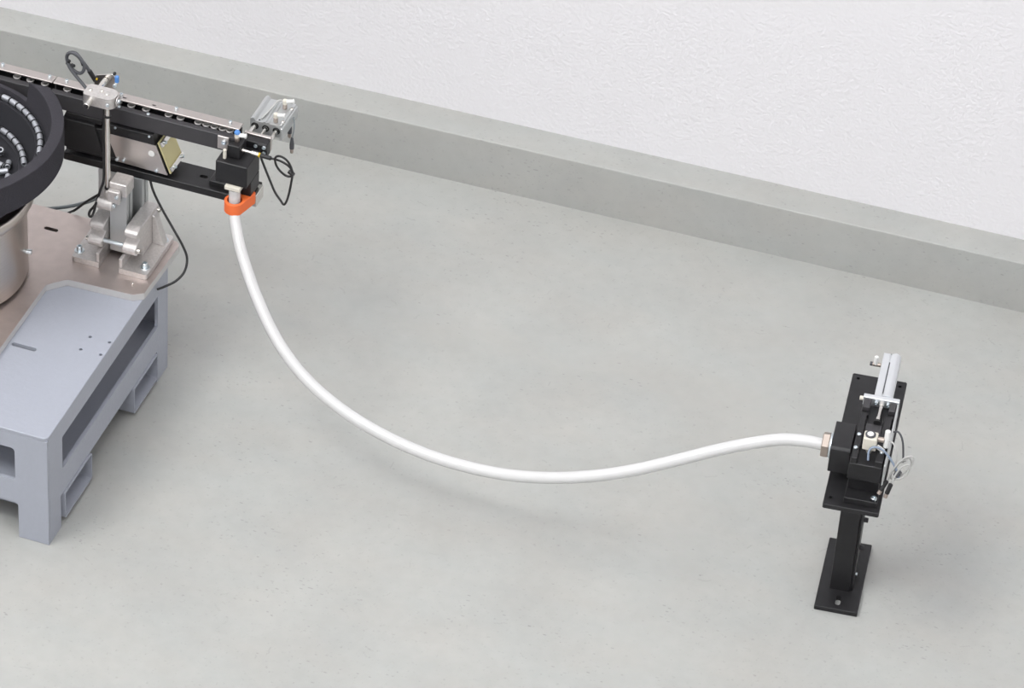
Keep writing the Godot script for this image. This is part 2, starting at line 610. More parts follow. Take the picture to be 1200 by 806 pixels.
func make_room() -> void:
	var xf := Transform3D(Basis(Vector3.UP, ROOM_TURN), ROOM_AT)
	var fm := floor_material()
	var wm := wall_material(Color(0.89, 0.885, 0.893))
	var L := -5.0
	var R := 6.5
	var B := -0.095
	var F := 10.0
	var H := 11.5
	var T := 0.2
	var st := mb()
	bx(st, L - T, R + T, -T, 0, B - T, F + T, 0.0001, xf)
	struct("floor", st, fm)
	st = mb()
	bx(st, L - T, R + T, H, H + T, B - T, F + T, 0.0001, xf)
	struct("ceiling", st, wm)
	st = mb()
	bx(st, L, R, 0, H, B - T, B, 0.0001, xf)
	struct("wall_back", st, wm)
	st = mb()
	bx(st, L, R, 0, H, F, F + T, 0.0001, xf)
	struct("wall_front", st, wm)
	st = mb()
	bx(st, L - T, L, 0, H, B - T, F + T, 0.0001, xf)
	struct("wall_left", st, wm)
	st = mb()
	bx(st, R, R + T, 0, H, B - T, F + T, 0.0001, xf)
	struct("wall_right", st, wm)
	# the kerb along the foot of the wall, painted like the floor, with a softened edge
	st = mb()
	var pr := round_poly([Vector2(B, 0), Vector2(0, 0), Vector2(0.0, 0.1455), Vector2(B, 0.1455)], [0, 0, 0.004, 0], 4)
	side_slab(st, pr, [], L, R, 0.0, xf)
	var kerb_m := fm.duplicate() as StandardMaterial3D
	struct("baseboard_back", st, kerb_m)
	# lamp bodies
	var glow := mat(Color(0.9, 0.9, 0.9), 0.6)
	glow.emission_enabled = true
	glow.emission = Color(1, 1, 1)
	glow.emission_energy_multiplier = 0.6
	var hous := mat(Color(0.8, 0.8, 0.8), 0.5)
	for i in PANELS.size():
		var p: Vector2 = PANELS[i]
		var t := thing("ceiling_light", "square white luminous ceiling panel, %s of the row %s" % [["left one", "middle one", "right one"][i % 3], "nearer to the kerb wall" if i < 3 else "behind the viewer"], "lamp", Vector3(p.x, 11.44, p.y), 0, "ceiling panel lamps")
		st = mb()
		bx(st, -PANEL / 2 - 0.03, PANEL / 2 + 0.03, 0.01, 0.06, -PANEL / 2 - 0.03, PANEL / 2 + 0.03, 0.004)
		obj("housing", st, hous, t)
		st = mb()
		bx(st, -PANEL / 2, PANEL / 2, 0.0, 0.01, -PANEL / 2, PANEL / 2, 0.002)
		obj("diffuser", st, glow, t)
	var k := thing("studio_lamp", "large square softbox lamp high above the left side, aimed down at the machine", "lamp", KEY_AT)
	var kb := Transform3D(Basis.looking_at(KEY_LOOK - KEY_AT, Vector3(0, 0, 1)), Vector3.ZERO)
	st = mb()
	box(st, Vector3(0, 0, 0.03), Vector3(KEY_SIZE.x, KEY_SIZE.y, 0.02), 0.002, kb)
	obj("diffuser", st, glow, k)
	st = mb()
	box(st, Vector3(0, 0, 0.1), Vector3(KEY_SIZE.x + 0.06, KEY_SIZE.y + 0.06, 0.12), 0.01, kb)
	obj("housing", st, hous, k)
	st = mb()
	cyl(st, kb * Vector3(0, 0, 0.16), Vector3(0, 11.5 - KEY_AT.y, 0), 0.025)
	obj("hanger", st, hous, k)

# ------------------------------------------------------------------ base frame
func make_frame() -> void:
	var t := thing("machine_frame", "blue-grey painted steel base frame with fork pockets under the bowl feeder", "frame")
	var W := -0.94
	var D := -0.68
	var st := mb()
	var holes := [rrect(-0.206, -0.276, -0.146, -0.264, 0.0055, 4)]
	for p in [Vector2(-0.055, -0.36), Vector2(-0.007, -0.359), Vector2(-0.056, -0.311), Vector2(-0.008, -0.311)]:
		holes.append(circle2(p, 0.0042, 10))
	slab(st, rrect(W - 0.001, D - 0.001, 0.001, 0.001, 0.012, 5), holes, 0.301, 0.311, 0.0015)
	obj("top_plate", st, M.paint, t)
	# front and back panels: legs at the ends, rounded windows, cut away below
	for s in 2:
		var z1 := 0.0 if s == 0 else D + 0.008
		var o := round_poly([Vector2(0, 0), Vector2(0, 0.301), Vector2(W, 0.301), Vector2(W, 0), Vector2(W + 0.073, 0), Vector2(W + 0.073, 0.1), Vector2(-0.073, 0.1), Vector2(-0.073, 0)], [0, 0, 0, 0, 0, 0.01, 0.01, 0], 4)
		st = mb()
		extrude(st, o, [rrect(-0.45, 0.167, -0.078, 0.2585, 0.009), rrect(-0.862, 0.167, -0.49, 0.2585, 0.009)], z1 - 0.008, z1, Transform3D.IDENTITY, 0.001)
		obj("front_panel" if s == 0 else "back_panel", st, M.paint, t)
	for s in 2:
		var x1 := 0.0 if s == 0 else W + 0.008
		var o2 := round_poly([Vector2(-0.0085, 0), Vector2(-0.0085, 0.301), Vector2(D + 0.0085, 0.301), Vector2(D + 0.0085, 0), Vector2(-0.615, 0), Vector2(-0.615, 0.092), Vector2(-0.067, 0.092), Vector2(-0.067, 0)], [0, 0, 0, 0, 0, 0.004, 0.004, 0], 4)
		st = mb()
		side_slab(st, o2, [rrect(-0.62, 0.163, -0.0795, 0.2535, 0.003)], x1 - 0.008, x1)
		obj("side_panel", st, M.paint, t)
	st = mb()
	bx(st, W + 0.009, -0.009, 0.122, 0.130, D + 0.009, -0.009, 0.001)
	obj("shelf", st, M.paint, t)
	for z in [[-0.231, -0.081], [-0.613, -0.471]]:
		st = mb()
		side_slab(st, rrect(z[0], 0.015, z[1], 0.0905, 0.006), [rrect(z[0] + 0.004, 0.019, z[1] - 0.004, 0.0865, 0.003)], W - 0.002, 0.004)
		obj("fork_pocket", st, M.paint, t)

func make_mounting_plate() -> void:
	var st := mb()
	var o := round_poly([Vector2(-0.213, -0.12), Vector2(-0.213, -0.472), Vector2(-0.177, -0.509), Vector2(-0.018, -0.515), Vector2(0.004, -0.531), Vector2(0.010, -0.737), Vector2(-0.90, -0.737), Vector2(-0.90, -0.12)],
		[0.02, 0.006, 0.006, 0.003, 0.003, 0.022, 0.02, 0.02], 5)
	slab(st, o, [rrect(-0.303, -0.670, -0.268, -0.659, 0.0053, 4)], 0.311, 0.330, 0.0012)
	var t := thing("mounting_plate", "thick bare steel mounting plate with notched corner on top of the frame", "plate")
	obj("plate", st, M.steel, t)
	st = mb()
	slab(st, Geometry2D.offset_polygon(o, 0.0004)[0], [Geometry2D.offset_polygon(o, -0.002)[0]], 0.3116, 0.3286)
	obj("cut_edge", st, M.cut, t)
	st = mb()
	cyl(st, Vector3(-0.029, 0.3303, -0.541), Vector3(-0.029, 0.341, -0.541), 0.0022)
	obj("pin", st, M.chrome, t)
	# what shows through the slot
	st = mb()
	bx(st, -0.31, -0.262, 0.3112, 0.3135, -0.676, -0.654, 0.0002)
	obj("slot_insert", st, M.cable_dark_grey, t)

# ------------------------------------------------------------------ bowl feeder
const BOWL := Vector3(-0.459, 0.330, -0.433)

func make_bowl_feeder() -> void:
	var t := thing("bowl_feeder", "round charcoal vibratory bowl on a stainless steel drum at the left edge", "feeder", BOWL)
	var y0 := -BOWL.y
	var st := mb()
	lathe(st, [Vector2(0, 0.0), Vector2(0.188, 0.0), Vector2(0.188, 0.010)], Transform3D.IDENTITY, 72)
	obj("foot_ring", st, M.jet, t)
	st = mb()
	lathe(st, [Vector2(0.0, 0.008), Vector2(0.200, 0.008), Vector2(0.202, 0.010), Vector2(0.202, 0.205)], Transform3D.IDENTITY, 96)
	obj("drum", st, M.drum, t)
	st = mb()
	lathe(st, [Vector2(0.202, 0.204), Vector2(0.209, 0.207), Vector2(0.217, 0.214), Vector2(0.221, 0.222), Vector2(0.221, 0.238), Vector2(0.218, 0.243), Vector2(0.213, 0.243), Vector2(0.210, 0.239), Vector2(0.206, 0.238), Vector2(0.19, 0.238)], Transform3D.IDENTITY, 96, true)
	obj("drum_flange", st, M.drum, t)
	# small screw on the drum
	var dir := Vector3(0.945, 0, -0.22).normalized()
	st = mb()
	cyl(st, dir * 0.2 + Vector3(0, 0.075, 0), dir * 0.214 + Vector3(0, 0.075, 0), 0.006, 12)
	obj("drum_screw", st, M.zinc, t)
	# bowl: cone, outer band with an opening at the back, inner wall, two track ledges and the bottom
	st = mb()
	lathe(st, [Vector2(0.185, 0.239), Vector2(0.2, 0.246), Vector2(0.236, 0.290), Vector2(0.2595, 0.327)], Transform3D.IDENTITY, 120)
	lathe(st, [Vector2(0.2595, 0.327), Vector2(0.287, 0.3345)], Transform3D.IDENTITY, 100, false, deg_to_rad(129.5), deg_to_rad(50.5) + TAU)
	# outer band, milled flat at the back where the rail passes, so that it runs out to a point there
	var a0 := deg_to_rad(120.2)
	var a1 := deg_to_rad(59.8) + TAU
	var steps := 150
	for k in steps:
		var ring := []
		for e in [k, k + 1]:
			var a := lerpf(a0, a1, float(e) / steps)
			var ro := 0.2875
			if sin(a) > 0.2:
				ro = minf(ro, 0.2225 / sin(a))
			ro = maxf(ro, 0.2592)
			var d := Vector3(cos(a), 0, -sin(a))
			var p := []
			for q in [Vector2(minf(0.287, ro), 0.334), Vector2(ro, 0.3345), Vector2(ro, 0.4085), Vector2(maxf(ro - 0.0015, 0.2591), 0.410), Vector2(minf(0.2605, ro - 0.0001), 0.410), Vector2(0.259, 0.4085), Vector2(0.2475, 0.343)]:
				p.append(d * q.x + Vector3(0, q.y, 0))
			ring.append([p, d])
		for i in 6:
			var up: Vector3 = [Vector3.DOWN, Vector3.ZERO, Vector3.UP, Vector3.UP, Vector3.UP, Vector3(0, 0.17, 0)][i]
			var rad: float = [0.0, 1.0, 1.0, 0.0, -1.0, -1.0][i]
			var na: Vector3 = (ring[0][1] * rad + up).normalized()
			var nb: Vector3 = (ring[1][1] * rad + up).normalized()
			quad4(st, ring[0][0][i], ring[1][0][i], ring[1][0][i + 1], ring[0][0][i + 1], na, nb, nb, na)
	for a in [a0, a1]:
		var e := Vector3(cos(a), 0, -sin(a))
		var nrm := Vector3(-sin(a), 0, -cos(a)) * (-1.0 if a == a0 else 1.0)
		var pp := []
		for q in [Vector2(0.2475, 0.334), Vector2(0.2592, 0.334), Vector2(0.2592, 0.409), Vector2(0.2591, 0.409)]:
			pp.append(e * q.x + Vector3(0, q.y, 0))
		quad(st, pp[0], pp[1], pp[2], pp[3], nrm)
	lathe(st, [Vector2(0.2600, 0.326), Vector2(0.2600, 0.3595), Vector2(0.2495, 0.3595), Vector2(0.2475, 0.343)], Transform3D.IDENTITY, 40, false, a1 - TAU, a0)
	obj("bowl", st, M.bowl, t)
	st = mb()
	lathe(st, [Vector2(0.2475, 0.343), Vector2(0.2225, 0.3425), Vector2(0.2215, 0.339), Vector2(0.2075, 0.286)], Transform3D.IDENTITY, 120)
	obj("upper_track", st, M.bowl_in, t)
	st = mb()
	lathe(st, [Vector2(0.2075, 0.286), Vector2(0.183, 0.2855), Vector2(0.182, 0.282), Vector2(0.170, 0.262), Vector2(0.05, 0.268), Vector2(0, 0.271)], Transform3D.IDENTITY, 120)
	obj("lower_track", st, M.bowl_in, t)
	# sleeves: short metal tubes lying end to end on the two tracks and loose on the bottom
	var proto := ringed_sleeve()
	var first := true
	var ord := ["last", "second", "third", "fourth", "fifth", "sixth", "seventh", "eighth", "ninth", "tenth"]
	var spots := []
	for k in 10:
		spots.append([0.2338, 0.3497, 17.5 + k * 6.05])
	for k in 6:
		spots.append([0.1965, 0.2927, 27.0 + k * 7.2])
	for k in spots.size():
		var s: Array = spots[k]
		var o: Node3D = proto if first else proto.duplicate()
		if not first:
			o.name = numbered("metal_sleeve")
			add_child(o)
		first = false
		var th := deg_to_rad(s[2])
		o.position = BOWL + Vector3(cos(th) * s[0], s[1], -sin(th) * s[0])
		# lie along the tangent
		var tang := Vector3(-sin(th), 0, -cos(th))
		tang = (tang + Vector3(0, rng.randf_range(-0.03, 0.03), 0) + Vector3(cos(th), 0, -sin(th)) * rng.randf_range(-0.05, 0.05)).normalized()
		var side := tang.cross(Vector3.UP).normalized()
		o.basis = Basis(side.cross(tang).normalized() * -1.0, tang, side).orthonormalized()
		var j := k if k < 10 else k - 10
		var word: String = "lowest in the picture" if j == 0 else "%s from lower right end" % ord[j]
		if k < 10:
			tag(o, "grey sleeve in the outer row on the upper bowl track, %s" % word, "sleeve", "sleeves on the upper bowl track")
		else:
			tag(o, "grey sleeve in the inner row on the lower bowl track, %s" % word, "sleeve", "sleeves on the lower bowl track")
	var loose := [[0.158, 48, Vector3(0.2, 0.9, 0.5), "loose sleeve on the bowl bottom standing up and showing its open end"], [0.146, 34, Vector3(1, 0.05, 0.3), "loose sleeve on the bowl bottom lying crosswise below the upright one"],
		[0.163, 33, Vector3(0.3, 0.1, 1), "loose sleeve on the bowl bottom pointing to the near rim beside the lower track"], [0.152, 24, Vector3(0.9, 0.1, -0.5), "loose sleeve on the bowl bottom lying slanted near the near bowl wall"],
		[0.162, 15, Vector3(0.3, 0, 1), "loose sleeve on the bowl bottom partly hidden by the near rim"], [0.150, 63, Vector3(0.9, 0.3, 0.4), "loose sleeve on the bowl bottom leaning against the start of the lower track"]]
	for s in loose:
		var o: Node3D = proto.duplicate()
		o.name = numbered("metal_sleeve")
		add_child(o)
		var th2 := deg_to_rad(s[1])
		var ax: Vector3 = s[2].normalized()
		o.position = BOWL + Vector3(cos(th2) * s[0], 0.2725 + 0.010 * absf(ax.y), -sin(th2) * s[0])
		o.basis = along(Vector3.ZERO, ax).basis
		tag(o, s[3], "sleeve", "loose sleeves on the bowl bottom")
	# the outlet fitting that just reaches into the picture
	var n := thing("air_nozzle", "small white fitting at the left picture edge above the bowl tracks", "fitting", BOWL + Vector3(0.028, 0.36, -0.165))
	st = mb()
	cyl(st, Vector3(-0.012, 0, 0), Vector3(0.012, -0.006, 0.004), 0.0045)
	obj("nozzle", st, M.white, n)
	st = mb()
	cyl(st, Vector3(-0.004, -0.017, 0), Vector3(-0.004, 0.02, 0), 0.006)
	obj("body", st, M.white, n)
	st = mb()
	cyl(st, Vector3(-0.004, -0.088, 0), Vector3(-0.004, -0.017, 0), 0.004)
	obj("stem", st, M.chrome, n)

# short metal tube with a dark ring at one end
func ringed_sleeve() -> Node3D:
	var o := Node3D.new()
	o.name = numbered("metal_sleeve")
	add_child(o)
	var st := mb()
	var r := 0.0066
	var ri := 0.0042
	var h := 0.0112
	lathe(st, [Vector2(ri, -h), Vector2(r - 0.0008, -h), Vector2(r, -h + 0.0008), Vector2(r, h - 0.0008), Vector2(r - 0.0008, h), Vector2(ri, h), Vector2(ri, -h)], Transform3D.IDENTITY, 20)
	obj("tube", st, M.sleeve, o)
	st = mb()
	lathe(st, [Vector2(r, h - 0.0026), Vector2(0.0084, h - 0.0026), Vector2(0.0084, h - 0.0008), Vector2(r, h - 0.0008)], Transform3D.IDENTITY, 20)
	obj("dark_ring", st, M.jet, o)
	return o

const FLANGE := 0.0026       # each sleeve has a thin flange at one end

func sleeve(n: String, m: Material, r: float, ri: float, l: float) -> Node3D:
	var st := mb()
	var h := l / 2
	var rf := r + FLANGE
	lathe(st, [Vector2(ri, -h), Vector2(r - 0.0008, -h), Vector2(r, -h + 0.0008), Vector2(r, h - 0.0015), Vector2(rf, h - 0.0015), Vector2(rf, h - 0.0003), Vector2(rf - 0.0003, h), Vector2(ri + 0.0006, h), Vector2(ri, h - 0.0006), Vector2(ri, -h)], Transform3D.IDENTITY, 20)
	return obj(n, st, m)

# ------------------------------------------------------------------ column with its two cast brackets
func bracket_shape(s: float) -> Array:
	# s = +1 mirrors for the right side; local x outwards from the column
	var base := mb()
	slab(base, round_poly([Vector2(0, 0.0), Vector2(0.068, 0.0), Vector2(0.068, -0.150), Vector2(0, -0.150)] if s > 0 else [Vector2(0, 0), Vector2(-0.068, 0), Vector2(-0.068, -0.15), Vector2(0, -0.15)], [0.001, 0.008, 0.008, 0.001], 4), [], 0, 0.0145, 0.0012)
	return [base]

func make_column() -> void:
	# uprights
	var t := thing("support_column", "upright pair of slotted aluminium profiles standing between two cast brackets", "column")
	var st := mb()
	profile_bar(st, -0.1245, -0.083, 0.342, 0.5055, -0.668, -0.634)
	obj("front_profile", st, M.profile, t)
	st = mb()
	bx(st, -0.1235, -0.0805, 0.506, 0.540, -0.672, -0.628, 0.002)
	obj("head_block", st, M.cast, t)
	st = mb()
	profile_bar(st, -0.182, -0.138, 0.334, 0.51, -0.738, -0.702)
	obj("profile", st, M.profile, t)
	st = mb()
	profile_bar(st, -0.1085, -0.074, 0.334, 0.51, -0.738, -0.702)
	obj("profile", st, M.profile, t)
	st = mb()
	bx(st, -0.137, -0.1095, 0.334, 0.51, -0.735, -0.708, 0.001)
	obj("spacer", st, M.profile, t)
	st = mb()
	bx(st, -0.136, -0.111, 0.345, 0.505, -0.7075, -0.6685, 0.001)
	obj("spacer", st, M.profile, t)
	# clamping spindle between the brackets
	st = mb()
	cyl(st, Vector3(-0.135, 0.388, -0.606), Vector3(-0.058, 0.388, -0.606), 0.0052)
	obj("spindle", st, M.zinc, t)
	# brackets
	for s in [-1.0, 1.0]:
		var b := thing("cast_bracket", "cast aluminium foot bracket with one bolt left of the column" if s < 0 else "cast aluminium foot bracket with two bolts right of the column near the plate corner", "bracket")
		var xi := -0.127 if s < 0 else -0.078
		var xo := -0.195 if s < 0 else -0.008
		st = mb()
		slab(st, round_poly([Vector2(xi, -0.574), Vector2(xo, -0.574), Vector2(xo, -0.735), Vector2(xi, -0.735)], [0.001, 0.009, 0.009, 0.001], 4), [], 0.3305, 0.3445, 0.0012)
		obj("foot", st, M.cast, b)
		# upright cheek with two rounded lobes on its front edge, seen from the side as (z, y)
		st = mb()
		var cheek := round_poly([Vector2(-0.735, 0.3446), Vector2(-0.735, 0.430), Vector2(-0.628, 0.434), Vector2(-0.606, 0.430), Vector2(-0.603, 0.419), Vector2(-0.622, 0.404), Vector2(-0.596, 0.396), Vector2(-0.590, 0.384), Vector2(-0.598, 0.371), Vector2(-0.640, 0.369), Vector2(-0.640, 0.3446)], [0, 0.008, 0.004, 0.01, 0.007, 0.009, 0.010, 0.009, 0.006, 0.004, 0], 5)
		var c0 := -0.127 if s < 0 else -0.078
		var c1 := -0.163 if s < 0 else -0.044
		side_slab(st, cheek, [], minf(c0, c1) , maxf(c0, c1), 0.0018)
		obj("cheek", st, M.cast, b)
		# web down to the outer edge of the foot
		st = mb()
		var w := round_poly([Vector2(c1, 0.3447), Vector2(c1, 0.425), Vector2(c1 + s * 0.006, 0.423), Vector2(xo - s * 0.006, 0.3447)], [0, 0, 0.003, 0], 4)
		extrude(st, w, [], -0.712, -0.690, Transform3D.IDENTITY, 0.001)
		obj("web", st, M.cast, b)
		st = mb()
		bx(st, minf(c0, c0 + s * 0.008), maxf(c0, c0 + s * 0.008), 0.3446, 0.3695, -0.639, -0.577, 0.001)
		obj("rib", st, M.cast, b)
		# clamping screws seen end-on at the outer cheek
		for q in [Vector3(c1, 0.384, -0.604), Vector3(c1, 0.419, -0.722)]:
			screw(b, q, Vector3(s, 0, 0), 0.0062, 0.007, M.chrome)
		var bolts := [Vector3(-0.186, 0.3445, -0.600), Vector3(-0.186, 0.3445, -0.711)] if s < 0 else [Vector3(-0.024, 0.3445, -0.601), Vector3(-0.024, 0.3445, -0.711)]
		for q in bolts:
			screw(b, q, Vector3.UP, 0.0068, 0.0115, M.zinc, 0.0118)

# aluminium bar with a T-slot on each face
func profile_bar(st: SurfaceTool, x0: float, x1: float, y0: float, y1: float, z0: float, z1: float) -> void:
	var g := 0.0035
	var d := 0.006
	var xm := (x0 + x1) / 2
	var zm := (z0 + z1) / 2
	var o := PackedVector2Array([Vector2(x0, z0), Vector2(xm - g, z0), Vector2(xm - g, z0 + d), Vector2(xm + g, z0 + d), Vector2(xm + g, z0), Vector2(x1, z0), Vector2(x1, zm - g), Vector2(x1 - d, zm - g), Vector2(x1 - d, zm + g), Vector2(x1, zm + g), Vector2(x1, z1),
		Vector2(x0, z1), Vector2(x0, zm + g), Vector2(x0 + d, zm + g), Vector2(x0 + d, zm - g), Vector2(x0, zm - g)])
	slab(st, o, [], y0, y1, 0.0006)

# ------------------------------------------------------------------ linear feeder: tie bar, drive and rail
func make_linear_feeder() -> void:
	var t := thing("tie_bar", "long flat black bar carried by the column beneath the linear drive", "bar")
	var st := mb()
	slab(st, rrect(-0.268, -0.775, 0.192, -0.70, 0.003, 3), [rrect(0.052, -0.746, 0.072, -0.735, 0.005, 4)], 0.5125, 0.5325, 0.0012)
	obj("bar", st, M.black, t)
	st = mb()
	bx(st, 0.085, 0.150, 0.5328, 0.547, -0.770, -0.715, 0.0012)
	obj("foot_block", st, M.black, t)
	screw(t, Vector3(0.108, 0.547, -0.735), Vector3.UP, 0.006, 0.006, M.zinc, 0.0115)
	st = mb()
	bx(st, 0.1925, 0.204, 0.512, 0.545, -0.75, -0.705, 0.001)
	obj("end_bracket", st, M.chrome, t)
	st = mb()
	bx(st, -0.182, -0.075, 0.5102, 0.5123, -0.742, -0.704, 0.0005)
	obj("bearing_plate", st, M.black, t)

	# drive
	var d := thing("linear_drive", "black linear vibrator with bare metal cover and yellowish spring plate on the tie bar", "drive")
	for x in [-0.235, -0.03]:
		st = mb()
		cyl(st, Vector3(x, 0.5328, -0.735), Vector3(x, 0.5435, -0.735), 0.012)
		obj("rubber_foot", st, M.jet, d)
	st = mb()
	bx(st, -0.262, -0.02, 0.5435, 0.552, -0.772, -0.702, 0.001)
	obj("drive_base", st, M.black, d)
	st = mb()
	extrude(st, PackedVector2Array([Vector2(-0.268, 0.552), Vector2(-0.268, 0.630), Vector2(-0.190, 0.630), Vector2(-0.168, 0.552)]), [], -0.775, -0.6985, Transform3D.IDENTITY, 0.001)
	obj("counter_mass", st, M.black, d)
	st = mb()
	extrude(st, PackedVector2Array([Vector2(-0.2, 0.552), Vector2(-0.2, 0.62), Vector2(-0.04, 0.62), Vector2(-0.012, 0.552)]), [], -0.77, -0.705, Transform3D.IDENTITY, 0.001)
	obj("core", st, M.jet, d)
	# bare steel cover
	st = mb()
	extrude(st, round_poly([Vector2(-0.132, 0.547), Vector2(-0.160, 0.619), Vector2(-0.038, 0.6185), Vector2(-0.010, 0.5435)], [0.002, 0.0, 0.001, 0.001], 3), [], -0.702, -0.6985, Transform3D.IDENTITY, 0.0006)
	var cv := obj("cover", st, M.cover, d)
	for p in [Vector2(-0.117, 0.556), Vector2(-0.036, 0.551), Vector2(-0.133, 0.554)]:
		screw(d, Vector3(p.x, p.y, -0.6985), Vector3(0, 0, 1), 0.004, 0.005, M.zinc)
	st = mb()
	cyl(st, Vector3(-0.049, 0.594, -0.6985), Vector3(-0.049, 0.594, -0.6965), 0.0078, 20)
	obj("white_plug", st, M.white, d)
	# upper mass that carries the rail
	st = mb()
	extrude(st, PackedVector2Array([Vector2(-0.165, 0.6195), Vector2(-0.165, 0.6455), Vector2(-0.046, 0.6455), Vector2(-0.040, 0.6195)]), [], -0.775, -0.697, Transform3D.IDENTITY, 0.0012)
	obj("upper_mass", st, M.black, d)
	for x in [-0.137, -0.054]:
		screw(d, Vector3(x, 0.641, -0.697), Vector3(0, 0.4, 1).normalized(), 0.0028, 0.002, M.zinc)
	st = mb()
	extrude(st, PackedVector2Array([Vector2(-0.268, 0.6305), Vector2(-0.262, 0.6455), Vector2(-0.172, 0.6455), Vector2(-0.176, 0.6305)]), [], -0.775, -0.705, Transform3D.IDENTITY, 0.001)
	obj("upper_mass", st, M.black, d)
	# spring plate at the end, leaning, with its clamping bars
	var lean := Vector3(-0.0285, 0.073, 0).normalized()
	var sp := Transform3D(Basis(Vector3(lean.y, -lean.x, 0), lean, Vector3(0, 0, 1)), Vector3(-0.0085, 0.552, -0.737))
	st = mb()
	box(st, Vector3(0.0026, 0.036, 0), Vector3(0.004, 0.084, 0.072), 0.0006, sp)
	obj("spring_plate", st, M.yellow_zinc, d)
	for y in [0.004, 0.070]:
		st = mb()
		box(st, Vector3(0.0078, y, 0), Vector3(0.006, 0.012, 0.068), 0.001, sp)
		var cb := obj("clamping_bar", st, M.chrome, d)
		for z in [-0.022, 0.022]:
			screw(cb, sp * Vector3(0.0108, y, z), sp.basis.x, 0.0042, 0.005, M.zinc)

	# rail: two segments with a joint
	for k in 2:
		var x0 := -0.3005 if k == 1 else -0.62
		var x1 := 0.1525 if k == 1 else -0.3025
		var r := thing("feed_rail", "long black feed rail with bare steel cover strip leading from joint to the hose head" if k == 1 else "short black feed rail segment with bare steel cover behind the bowl rim", "rail")
		st = mb()
		bx(st, x0, x1, 0.648, 0.690, -0.720, -0.704, 0.0012)
		obj("front_guide", st, M.black_soft, r)
		st = mb()
		bx(st, x0, x1, 0.6465, 0.668, -0.7365, -0.7205, 0.0004)
		obj("slot_floor", st, M.jet, r)
		st = mb()
		bx(st, x0, x1, 0.648, 0.6965, -0.744, -0.737, 0.001)
		obj("rear_guide", st, M.black, r)
		st = mb()
		var ck := [-0.129, -0.057] if k == 1 else []
		var hl := []
		for x in ck:
			hl.append(rrect(x - 0.005, -0.7345, x + 0.005, -0.7305, 0.0018, 3))
		slab(st, rrect(x0, -0.748, x1, -0.7225, 0.001, 2), hl, 0.6995, 0.7035, 0.0006)
		obj("cover_strip", st, M.cover, r)
		for x in ([-0.273, -0.139, -0.005, 0.126] if k == 1 else [-0.431, -0.315]):
			screw(r, Vector3(x, 0.7035, -0.737), Vector3.UP, 0.0042, 0.006, M.zinc)
		if k == 1:
			for x in [-0.134, -0.063]:
				screw(r, Vector3(x, 0.690, -0.712), Vector3.UP, 0.0042, 0.0025, M.zinc)
	# sleeves standing in the slot
	var proto := sleeve("rail_sleeve", M.sleeve_rail, 0.0068, 0.0056, 0.0215)
	var xs := [-0.392, -0.359, -0.323, -0.268, -0.1435, -0.111, -0.075, -0.020, 0.009, 0.052, 0.0715, 0.091, 0.111, 0.1285]
	var words := ["bright metal sleeve standing in the rail slot leftmost, where the bowl rim ends", "bright metal sleeve standing in the slot second from the left picture edge", "bright metal sleeve standing in the slot directly left of the rail joint", "bright metal sleeve standing alone in the slot right of the rail joint",
		"bright metal sleeve standing in the slot close right of the sensor clamp", "bright metal sleeve standing in the slot second right of the sensor clamp", "bright metal sleeve standing in the slot above the second strip screw", "left one of the two neighbouring sleeves above the spring plate", "right one of the two neighbouring sleeves above the spring plate",
		"first sleeve of the close queue at the rail end", "second sleeve of the close queue at the rail end", "third sleeve of the close queue at the rail end", "fourth sleeve of the close queue at the rail end", "last sleeve of the close queue, next to the orienting head"]
	for i in xs.size():
		var o: Node3D = proto if i == 0 else proto.duplicate()
		if i > 0:
			o.name = numbered("rail_sleeve")
			add_child(o)
		o.position = Vector3(xs[i], 0.6915 - 0.01075, -0.7285)
		tag(o, words[i], "sleeve", "sleeves queueing in the feed rail")

